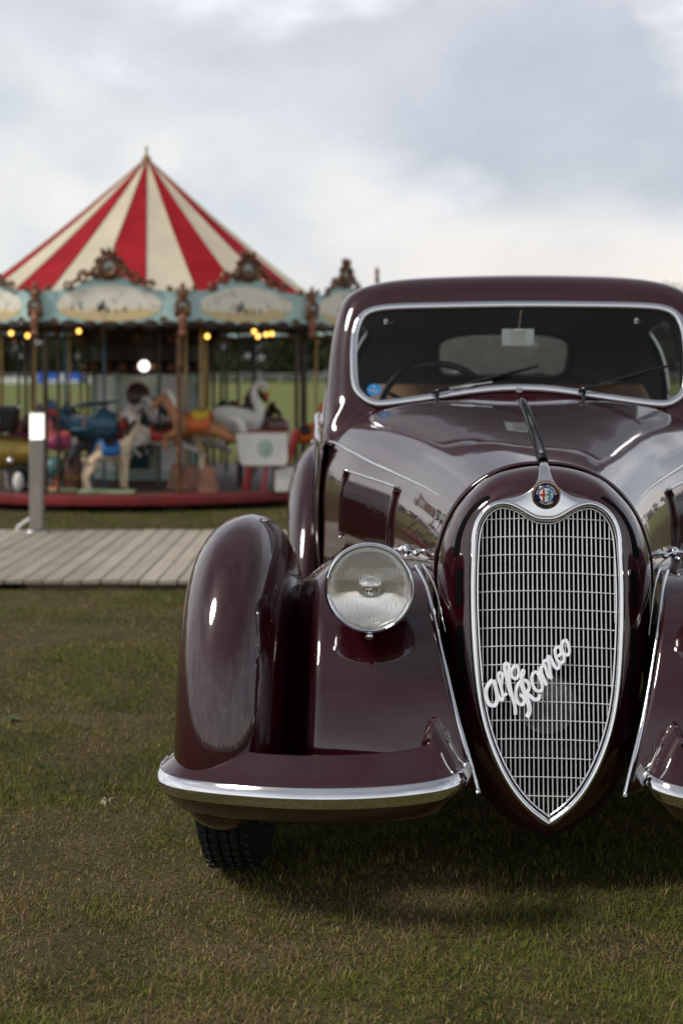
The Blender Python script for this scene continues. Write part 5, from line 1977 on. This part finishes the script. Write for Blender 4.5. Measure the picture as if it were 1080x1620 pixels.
# ---- centre column
cc = empty('centre_column', parent=crs)
N8 = 8
RC = 0.53
for k in range(N8):
    a = R(-2 + 45 * k)
    ap_ = RC * math.cos(PI / 8); wd = 2 * RC * math.sin(PI / 8)
    f = empty('column_panel', (ap_ * math.sin(a), -ap_ * math.cos(a), PZ), a, parent=crs)
    MB().box((0, 0.02, 0.56), (wd - 0.03, 0.04, 1.12)).build('panel', 'column_cream' if k % 2 == 0 else 'paint_white', f, bevel=0.006)
    MB().box((0, -0.012, 0.04), (wd, 0.05, 0.10)).build('plinth', 'column_green', f, bevel=0.006)
    for s in (-1, 1):
        MB().box((s * (wd / 2 - 0.008), -0.006, 0.6), (0.034, 0.05, 1.06)).build('pilaster', 'column_green', f, bevel=0.005)
    if k % 2 == 0:
        # lower arched teal panel and round medallion
        arch = [(-0.125, 0.11), (0.125, 0.11)] + [(0.125 * math.cos(t), 0.34 + 0.125 * math.sin(t)) for t in np.linspace(0, PI, 14)]
        MB().prism(arch, (0, -0.006, 0), (1, 0, 0), (0, 0, 1), (0, -1, 0), 0.01).build('arched_panel', 'teal_deep', f, recalc=True)
        mb = MB()
        mb.tube([(-0.125, -0.012, 0.11), (-0.125, -0.012, 0.34)] + [(-0.125 * math.cos(t), -0.012, 0.34 + 0.125 * math.sin(t)) for t in np.linspace(0.1, PI - 0.1, 12)] + [(0.125, -0.012, 0.34), (0.125, -0.012, 0.11)], 0.013, 6)
        mb.box((0, -0.012, 0.26), (0.25, 0.02, 0.025))
        mb.build('arch_frame', 'column_green', f)
        MB().lathe([(0.0, 0.012), (0.085, 0.012), (0.10, 0.022), (0.118, 0.014), (0.118, 0.0)], (0, -0.002, 0.86), (0, -1, 0), 32).build('medallion', 'horse_brown', f)
        for s in (-1, 1):
            mb = MB(); scroll(mb, (s * 0.09, 0.565), 0.05, 1.5, s, 0.013, -0.02); scroll(mb, (s * 0.03, 0.57), 0.03, 1.4, -s, 0.011, -0.02)
            mb.build('carving', 'gilt_brown', f)['kind'] = 'stuff'
# upper drum with carved cornice
mb = MB().lathe([(0.50, 1.20), (0.60, 1.24), (0.62, 1.30), (0.55, 1.34), (0.56, 1.50), (0.66, 1.56), (0.70, 1.66), (0.60, 1.75)], seg=16)
mb.build('drum', 'dark_wood', cc, sharp=30)
mb = MB()
for k in range(24):
    a = R(15 * k)
    mb.ball((0.63 * math.sin(a), -0.63 * math.cos(a), 1.275), (0.05, 0.05, 0.06), 8, 5)
    if k % 2 == 0: mb.ball((0.68 * math.sin(a), -0.68 * math.cos(a), 1.58), (0.075, 0.06, 0.085), 8, 5)
mb.build('cornice_carving', 'gilt_brown', cc)['kind'] = 'stuff'
x, y = cl(228, 14.02)
gz = height(579, 14.02)
lampg = MB().ball((x, y, gz), 0.055, 18, 12)
lampg.build('globe_lamp', 'globe_lit', cc, sharp=None)
MB().tube([(x, y + 0.05, gz), (x, y + 0.16, gz + 0.02)], 0.02, 8).build('lamp_holder', 'brass', cc)

# ---- bulbs hanging under the canopy edge
for (px, py, Y, lit) in ((18, 527, 13.3, 1), (44, 531, 13.0, 1), (88, 527, 12.9, 0), (125, 524, 13.2, 1), (162, 526, 13.0, 0), (328, 532, 12.8, 1), (402, 524, 13.5, 1), (408, 532, 13.2, 1), (421, 529, 13.8, 1), (430, 528, 13.6, 1)):
    x, y = cl(px, Y)
    z = height(py, Y)
    mb = MB().ball((x, y, z), (0.021, 0.021, 0.024), 12, 8)
    o = mb.build('bulb', 'bulb_lit' if lit else 'bulb_off', crs, sharp=None)
    MB().tube([(x, y, z + 0.02), (x, y, 1.70)], 0.011, 8).build('socket', 'brass', o)

# ---- ride figures


def horse(name, x, y, z, rz, sc_, mat, mane, saddle, pose='stand', label=None, cloth=None):
    J = {
        'mid': ((0, 0, .62), (.135, .155)), 'chest': ((.24, 0, .64), (.135, .16)), 'rump': ((-.26, 0, .65), (.14, .155)),
        'nb': ((.34, 0, .74), .105), 'nm': ((.43, 0, .90), .075), 'poll': ((.50, 0, 1.02), .062), 'head': ((.60, 0, .95), .058), 'muz': ((.70, 0, .85), .042)}
    E = [('mid', 'chest'), ('mid', 'rump'), ('chest', 'nb'), ('nb', 'nm'), ('nm', 'poll'), ('poll', 'head'), ('head', 'muz')]
    for s, tg_ in ((-1, 'r'), (1, 'l')):
        if pose == 'stand':
            fr = [((.27, s * .085, .50), .075), ((.28, s * .09, .28), .042), ((.275, s * .09, .09), .030), ((.30, s * .09, .025), .038)]
            hi = [((-.28, s * .085, .50), .092), ((-.24, s * .095, .40), .066), ((-.36, s * .09, .25), .042), ((-.335, s * .09, .09), .031), ((-.31, s * .09, .025), .038)]
        else:
            fr = [((.30, s * .085, .54), .075), ((.46 + .04 * s, s * .09, .46), .042), ((.40 + .08 * s, s * .09, .33), .030), ((.36 + .08 * s, s * .09, .29), .036)]
            hi = [((-.30, s * .085, .54), .092), ((-.38, s * .095, .46), .066), ((-.56, s * .09, .42), .042), ((-.70, s * .09, .34), .031), ((-.74, s * .09, .31), .036)]
        for k, v_ in enumerate(fr): J['f%s%d' % (tg_, k)] = v_
        for k, v_ in enumerate(hi): J['h%s%d' % (tg_, k)] = v_
        E += [('chest', 'f%s0' % tg_)] + [('f%s%d' % (tg_, k), 'f%s%d' % (tg_, k + 1)) for k in range(3)]
        E += [('rump', 'h%s0' % tg_)] + [('h%s%d' % (tg_, k), 'h%s%d' % (tg_, k + 1)) for k in range(4)]
    h = empty(name, (x, y, z), rz, parent=crs)
    h.scale = (sc_,) * 3
    skin_mesh('body', J, E, 'mid', mat, h, 1)
    mb = MB()
    mb.tube(spline([(.33, 0, .86), (.40, 0, 1.0), (.47, 0, 1.09), (.54, 0, 1.07)], n=10), [.05, .06, .05, .045, .04, .04, .04, .035, .03, .02], 8, flat=1.0, up=(-.7, 0, .7))
    mb.build('mane', mane, h)
    MB().tube(spline([(-.38, 0, .72), (-.50, 0, .70), (-.58, 0, .55), (-.60, 0, .36)], n=12), [.03, .04, .05, .055, .06, .06, .06, .055, .05, .04, .03, .01], 8).build('tail', mane, h)
    for s in (-1, 1):
        MB().lathe([(0.024, 0), (0.02, 0.04), (0.0, 0.085)], (.50, s * .035, 1.055), (-.1, s * .2, 1), 8).build('ear', mat, h)
    rows = []
    for a in np.linspace(-2.0, 2.0, 13):
        rows.append([(xx, .172 * math.sin(a) * 1.02, .625 + .165 * math.cos(a) + .02 * (abs(xx) > .1)) for xx in (-.15, -.08, 0, .08, .15)])
    MB().grid(np.array(rows)).build('saddle_cloth', saddle, h, sharp=None, solid=0.012)
    rows = []
    for a in np.linspace(-1.2, 1.2, 9):
        rows.append([(xx, .186 * math.sin(a), .645 + .165 * math.cos(a) + dz_) for xx, dz_ in ((-.12, .05), (-.06, .005), (0, 0), (.06, .01), (.10, .05))])
    MB().grid(np.array(rows)).build('saddle', cloth or 'dark_wood', h, sharp=None, solid=0.014)
    if label: h['label'] = label
    return h


# cream standing horse with blue cloth, out front
x, y = cl(170, 12.72)
horse('horse', x, y, PZ + 0.02, R(28), 0.56, 'horse_cream', 'paint_black', 'paint_bright_blue', 'stand', 'cream standing horse with bright blue saddle cloth', 'paint_black')
MB().box((x, y, PZ + 0.012), (0.50, 0.2, 0.022)).build('foot_board', 'paint_palegreen', crs, bevel=0.004)
# tan leaping horse with orange and yellow saddle
x, y = cl(318, 12.95)
horse('horse', x, y, PZ + 0.18, R(176), 0.66, 'horse_tan', 'paint_white', 'paint_orange', 'leap', 'tan leaping horse with orange and yellow saddle', 'paint_yellow')
MB().tube([(x, y, PZ), (x, y, 1.7)], 0.013, 8).build('pole', 'brass', crs)
# grey leaping horse beside it
x, y = cl(285, 13.35)
horse('horse', x, y, PZ + 0.11, R(186), 0.66, 'horse_grey', 'paint_white', 'paint_magenta', 'leap', 'grey dappled leaping horse nearest the centre column')
# brown horse at the back, another on the far side
x, y = cl(362, 14.3)
horse('horse', x, y, PZ + 0.22, R(-30), 0.66, 'horse_brown', 'paint_black', 'paint_red', 'leap', 'dark brown horse on the far side')
x, y = cl(190, 13.25)
horse('horse', x, y, PZ + 0.10, R(20), 0.66, 'paint_black', 'horse_brown', 'paint_red', 'leap', 'black horse with red bridle behind the cream horse', 'horse_tan')
x, y = cl(118, 13.9)
horse('horse', x, y, PZ + 0.10, R(160), 0.62, 'horse_brown', 'paint_black', 'paint_magenta', 'leap', 'brown horse half hidden behind the blue aeroplane')

# back ring of horses
for (px_, Y_, rz_, mt_, mn_, sd_, lb_) in ((70, 14.9, 40, 'horse_brown', 'paint_black', 'paint_red', 'brown horse on the back left'), (128, 15.6, 20, 'paint_white', 'horse_grey', 'paint_blue', 'white horse in the back ring left of the column'),
                                     (330, 15.7, -15, 'horse_grey', 'paint_black', 'paint_orange', 'grey horse in the back ring right of the column'), (400, 15.0, -40, 'horse_brown', 'paint_black', 'paint_yellow', 'brown horse behind the swan'),
                                     (30, 13.9, 60, 'horse_grey', 'paint_white', 'paint_coral', 'grey horse behind the tub seat'), (252, 13.15, 190, 'paint_white', 'horse_cream', 'paint_red', 'white horse beside the centre column')):
    x, y = cl(px_, Y_)
    horse('horse', x, y, PZ + 0.12, R(rz_), 0.58, mt_, mn_, sd_, 'leap', lb_)
    MB().tube([(x, y, PZ), (x, y, 1.7)], 0.012, 8).build('pole', 'pole_dark', crs)

# blue aeroplane ride
x, y = cl(143, 13.15)
pln = empty('aeroplane_ride', (x, y, 0), R(-12), parent=crs)
pln['label'] = 'dark blue aeroplane ride with open cockpit'
zc = height(668, 13.15)
rows = []
for f in np.linspace(0, 1, 12):
    xx = -0.34 + 0.62 * f
    rr = 0.135 * (0.25 + 0.95 * math.sin(PI * min(0.98, 0.12 + 0.72 * f)))
    row = []
    for a in np.linspace(0, 2 * PI, 18, endpoint=False):
        zz2 = rr * math.sin(a)
        if 0.25 < f < 0.7: zz2 = min(zz2, rr * 0.35)
        row.append((xx, rr * math.cos(a), zc + zz2 + 0.05 * (0.5 - f)))
    rows.append(row)
mb = MB().grid(np.array(rows), cv=True)
mb.add([tuple(k) for k in rows[-1]], [tuple(range(18))])
mb.build('fuselage', 'paint_blue', pln, recalc=True)
MB().box((0.04, 0, zc + 0.17), (0.17, 0.80, 0.018), Matrix.Rotation(R(-14), 3, 'Y')).build('upper_wing', 'pole_blue', pln, bevel=0.005)
MB().box((0.04, 0, zc - 0.05), (0.16, 0.74, 0.018)).build('lower_wing', 'paint_blue', pln, bevel=0.005)
for s in (-1, 1):
    MB().tube([(0.05, s * 0.28, zc - 0.05), (0.05, s * 0.28, zc + 0.17)], 0.008, 6).build('strut', 'horse_tan', pln)
MB().frust((-0.34, 0, zc + 0.03), (0.14, 0.02), (-0.40, 0, zc + 0.21), (0.09, 0.012)).build('tail_fin', 'paint_blue', pln)
MB().box((-0.33, 0, zc + 0.05), (0.12, 0.34, 0.012)).build('tail_plane', 'paint_blue', pln)
MB().lathe([(0, .012), (.055, .010), (.056, 0)], (-0.10, -0.128, zc - 0.01), (0, -1, 0), 20).build('roundel', 'paint_coral', pln)
MB().box((0.31, 0, zc - 0.02), (0.014, 0.03, 0.34), Matrix.Rotation(R(32), 3, 'X')).build('propeller', 'horse_tan', pln, bevel=0.004)
MB().lathe([(0.04, 0), (0.03, 0.03), (0, 0.05)], (0.30, 0, zc - 0.02), (1, 0, 0), 12).build('spinner', 'paint_red', pln)
MB().tube([(0, 0, PZ), (0, 0, zc - 0.1)], 0.03, 10).build('stand', 'pole_blue', pln)

# coral hen ride with teal base
x, y = cl(87, 12.95)
hen = empty('hen_ride', (x, y, 0), R(15), parent=crs)
hen['label'] = 'coral red hen ride on a teal base'
zb_ = height(700, 12.95)
J = {'b': ((0, 0, zb_), (.12, .13)), 'tail': ((.16, 0, zb_ + .08), .06), 'br': ((-.07, 0, zb_ + .03), (.11, .12)), 'n': ((-.07, 0, zb_ + .14), .07), 'hd': ((-.06, 0, zb_ + .22), .055), 'lo': ((0, 0, zb_ - .1), (.10, .11))}
skin_mesh('body', J, [('b', 'tail'), ('b', 'br'), ('br', 'n'), ('n', 'hd'), ('b', 'lo')], 'b', 'paint_coral', hen, 2)
mb = MB()
for k in range(4): mb.ball((-.09 + .03 * k, 0, zb_ + .275 - .008 * abs(k - 1.5)), (.02, .012, .032), 8, 5)
mb.build('comb', 'paint_red', hen)
MB().lathe([(0.022, 0), (0.0, 0.06)], (-.105, 0, zb_ + .215), (-1, 0, -.15), 8).build('beak', 'paint_yellow', hen)
for s in (-1, 1):
    MB().ball((.03, s * .115, zb_ + .0), (.11, .03, .075), 10, 6).build('wing', 'paint_magenta', hen)
MB().ball((-.01, 0, zb_ - 0.23), (.10, .10, .10)).build('base', 'paint_teal', hen)
for s in (-1, 1):
    mb = MB().tube([(.02, s * .05, zb_ - .30), (.02, s * .05, PZ + .02)], .018, 8)
    mb.ball((-.02, s * .05, PZ + .02), (.06, .03, .018))
    mb.build('leg', 'paint_orange', hen)
MB().box((0.03, 0, PZ + 0.01), (0.32, 0.22, 0.02)).build('foot_board', 'paint_palegreen', hen, bevel=0.004)

# magenta and teal spinning tub
x, y = cl(38, 13.25)
tub = empty('spinning_tub', (x, y, 0), 0, parent=crs)
tub['label'] = 'magenta and teal tub seat between black car and hen'
MB().lathe([(0.05, PZ), (0.10, PZ + 0.04), (0.17, PZ + 0.16), (0.185, PZ + 0.36), (0.17, PZ + 0.37), (0.15, PZ + 0.2), (0, PZ + 0.18)], seg=28).build('tub', 'paint_teal', tub)
MB().lathe([(0.10, PZ + 0.34), (0.178, PZ + 0.37), (0.172, PZ + 0.50), (0.13, PZ + 0.52), (0.12, PZ + 0.36)], seg=28).build('seat_back', 'paint_magenta', tub)
MB().ball((0.02, 0, PZ + 0.60), (0.05, 0.05, 0.09)).build('knob', 'paint_barrel', tub)

# black toy motor car at the left edge
x, y = cl(4, 12.95)
tc_ = empty('toy_car', (x, y, 0), R(4), parent=crs)
tc_['label'] = 'black toy motor car with brass body at the left edge'
zr = height(642, 12.95)
MB().frust((-0.06, 0, zr - 0.24), (0.36, 0.34), (-0.05, 0, zr), (0.40, 0.36)).build('hood_cover', 'paint_black', tc_, bevel=0.03, segs=3)
MB().lathe([(0, .006), (.05, .006), (.052, 0)], (-0.04, -0.183, zr - 0.12), (0, -1, 0), 18).build('rear_light_pane', 'mirror_old', tc_)
rows = []
for f in np.linspace(0, 1, 9):
    xx = -0.28 + 0.56 * f
    hh = 0.10 + 0.06 * math.sin(PI * f)
    row = []
    for a in np.linspace(0, 2 * PI, 16, endpoint=False):
        row.append((xx, 0.16 * math.copysign(abs(math.cos(a)) ** 0.7, math.cos(a)), 0.50 + hh * math.copysign(abs(math.sin(a)) ** 0.7, math.sin(a))))
    rows.append(row)
mb = MB().grid(np.array(rows), cv=True)
mb.add([tuple(k) for k in rows[-1]], [tuple(range(16))]); mb.add([tuple(k) for k in rows[0]], [tuple(range(16))])
mb.build('body', 'paint_brass', tc_, recalc=True)
for s in (-1, 1):
    MB().ball((0.10, s * 0.17, height(728, 12.9)), (0.035, 0.03, 0.035)).build('lamp', 'chrome', tc_)
    for xx in (-0.2, 0.2):
        mb = MB().torus((xx, s * 0.16, PZ + 0.12), 0.095, 0.026, (0, 1, 0), 24, 8)
        for k in range(6):
            a = k * PI / 3
            mb.tube([(xx, s * 0.16, PZ + 0.12), (xx + 0.09 * math.cos(a), s * 0.16, PZ + 0.12 + 0.09 * math.sin(a))], 0.008, 6)
        mb.build('wheel', 'paint_black', tc_)
MB().ball((0.17, -0.17, PZ + 0.09), (0.05, 0.04, 0.09)).build('front_step', 'paint_white', tc_)
# barrel
x, y = cl(114, 13.0)
brl = empty('barrel_seat', (x, y, 0), 0, parent=crs)
MB().lathe([(0.0, PZ), (0.075, PZ), (0.105, PZ + 0.12), (0.10, PZ + 0.24), (0.065, PZ + 0.34), (0, PZ + 0.35)], seg=24).build('barrel', 'paint_barrel', brl)
MB().lathe([(0.104, PZ + 0.10), (0.109, PZ + 0.11), (0.108, PZ + 0.135)], seg=24).build('hoop', 'brass', brl)
MB().ball((0.02, -0.02, PZ + 0.42), (0.05, 0.05, 0.07)).build('rider_knob', 'horse_grey', brl)

# wooden plinths under the leaping horses
for (px, Y) in ((281, 13.1), (303, 13.0), (330, 12.75)):
    x, y = cl(px, Y)
    MB().frust((x, y, PZ), (0.19, 0.16), (x, y, PZ + 0.23), (0.10, 0.09)).build('plinth', 'plinth_wood', crs, bevel=0.006)
x, y = cl(320, 12.95)
MB().lathe([(0.03, 0), (0.026, 0.12)], (x, y, PZ + 0.2), (0, 0, 1), 12).build('plinth_neck', 'horse_cream', crs)

# swan
x, y = cl(380, 13.55)
sw_ = empty('swan_ride', (x, y, 0), R(8), parent=crs)
sw_['label'] = 'white swan ride with tall curved neck'
zs_ = height(668, 13.55)
J = {'b': ((0, 0, zs_), (.13, .14)), 'r': ((-.20, 0, zs_ + .03), (.09, .11)), 't': ((-.30, 0, zs_ + .07), .04), 'c': ((.15, 0, zs_ + .01), (.11, .11)),
     'n1': ((.19, 0, zs_ + .12), .055), 'n2': ((.13, 0, zs_ + .24), .042), 'n3': ((.13, 0, zs_ + .33), .038), 'n4': ((.18, 0, zs_ + .385), .038), 'h': ((.235, 0, zs_ + .36), .04), 'bk': ((.25, 0, zs_ + .30), .026)}
skin_mesh('body', J, [('b', 'r'), ('r', 't'), ('b', 'c'), ('c', 'n1'), ('n1', 'n2'), ('n2', 'n3'), ('n3', 'n4'), ('n4', 'h'), ('h', 'bk')], 'b', 'paint_white', sw_, 2)
MB().lathe([(0.024, 0), (0.018, 0.04), (0.0, 0.075)], (.252, 0, zs_ + .285), (.15, 0, -1), 10).build('beak', 'paint_orange', sw_)
for s in (-1, 1):
    MB().ball((-.06, s * .13, zs_ + .06), (.20, .03, .09), 12, 7, Matrix.Rotation(R(12), 3, 'Y')).build('wing', 'paint_white', sw_)
MB().tube([(0, 0, PZ), (0, 0, zs_ - .1)], 0.03, 8).build('stand', 'pole_dark', sw_)

# white chariot with an oval emblem and red frame
x, y = cl(418, 12.95)
ch = empty('chariot', (x, y, 0), R(-4), parent=crs)
ch['label'] = 'white chariot bench with grey-green oval emblem and red legs'
zt_, zb_ = height(684, 12.95), height(734, 12.95)
poly = [(-0.235, zt_), (0.225, zt_), (0.235, zb_ + 0.05), (0.215, zb_), (-0.175, zb_), (-0.205, zb_ + 0.05)]
for s in (-1, 1):
    MB().prism(poly[::-1], (0, s * 0.17 - 0.0125, 0), (1, 0, 0), (0, 0, 1), (0, -1, 0), 0.025).build('side_panel', 'paint_white', ch, recalc=True)
    ring = [(a, s * 0.17 - 0.0 + s * 0.002, b) for a, b in poly]
    MB().tube(ring, 0.012, 6, closed=True).build('panel_edge', 'paint_red' if s > 0 else 'gilt_rose', ch)
rows = [[(0.03 + 0.070 * r_ * math.cos(a), -0.184 - 0.012 * (1 - r_), (zt_ + zb_) / 2 + 0.005 + 0.085 * r_ * math.sin(a)) for a in np.linspace(0, 2 * PI, 28, endpoint=False)] for r_ in (0.02, 0.5, 0.8, 1.0)]
MB().grid(np.array(rows), cv=True).build('oval_emblem', 'column_green', ch, sharp=None, recalc=True)
for (xx, yy) in ((-0.13, -0.14), (0.04, -0.14), (-0.13, 0.14), (0.13, 0.14)):
    MB().tube([(xx, yy, zb_), (xx - 0.03, yy, PZ)], 0.016, 8).build('leg', 'paint_red', ch)
MB().box((0, 0, zb_ + 0.06), (0.36, 0.31, 0.03)).build('seat', 'paint_red', ch, bevel=0.005)
MB().box((0.26, 0, (zt_ + zb_) / 2 + 0.02), (0.03, 0.34, 0.32), Matrix.Rotation(R(14), 3, 'Y')).build('seat_back', 'paint_red', ch, bevel=0.008)
MB().box((0.20, -0.02, PZ + 0.10), (0.18, 0.22, 0.20)).build('step_block', 'paint_white', ch, bevel=0.005)
# dark mushroom stool
x, y = cl(437, 13.6)
ms = empty('stool', (x, y, 0), 0, parent=crs)
MB().lathe([(0.0, 0.80), (0.06, 0.795), (0.12, 0.76), (0.135, 0.70), (0.10, 0.66), (0.0, 0.65)], seg=20).build('seat', 'paint_barrel', ms)
MB().tube([(0, 0, PZ), (0, 0, 0.68)], 0.035, 8).build('stem', 'dark_wood', ms)
# orange long-necked bird
x, y = cl(492, 13.45)
ob = empty('ostrich_ride', (x, y, 0), R(5), parent=crs)
ob['label'] = 'orange long-necked bird ride at the right edge'
zo = height(690, 13.45)
J = {'b': ((0, 0, zo), (.10, .11)), 'r': ((-.13, 0, zo + .02), .07), 'c': ((.08, 0, zo + .02), .09), 'n1': ((.10, 0, zo + .12), .036), 'n2': ((.09, 0, zo + .24), .030), 'h': ((.10, 0, zo + .30), .042), 'k': ((.15, 0, zo + .29), .02)}
skin_mesh('body', J, [('b', 'r'), ('b', 'c'), ('c', 'n1'), ('n1', 'n2'), ('n2', 'h'), ('h', 'k')], 'b', 'paint_orange', ob, 2)
MB().ball((-.05, 0, zo + .05), (.09, .115, .06)).build('saddle', 'paint_black', ob)
for s in (-1, 1):
    MB().tube([(0, s * .05, zo - .07), (0.02, s * .05, zo - .25), (0, s * .05, PZ)], .02, 8).build('leg', 'horse_tan', ob)
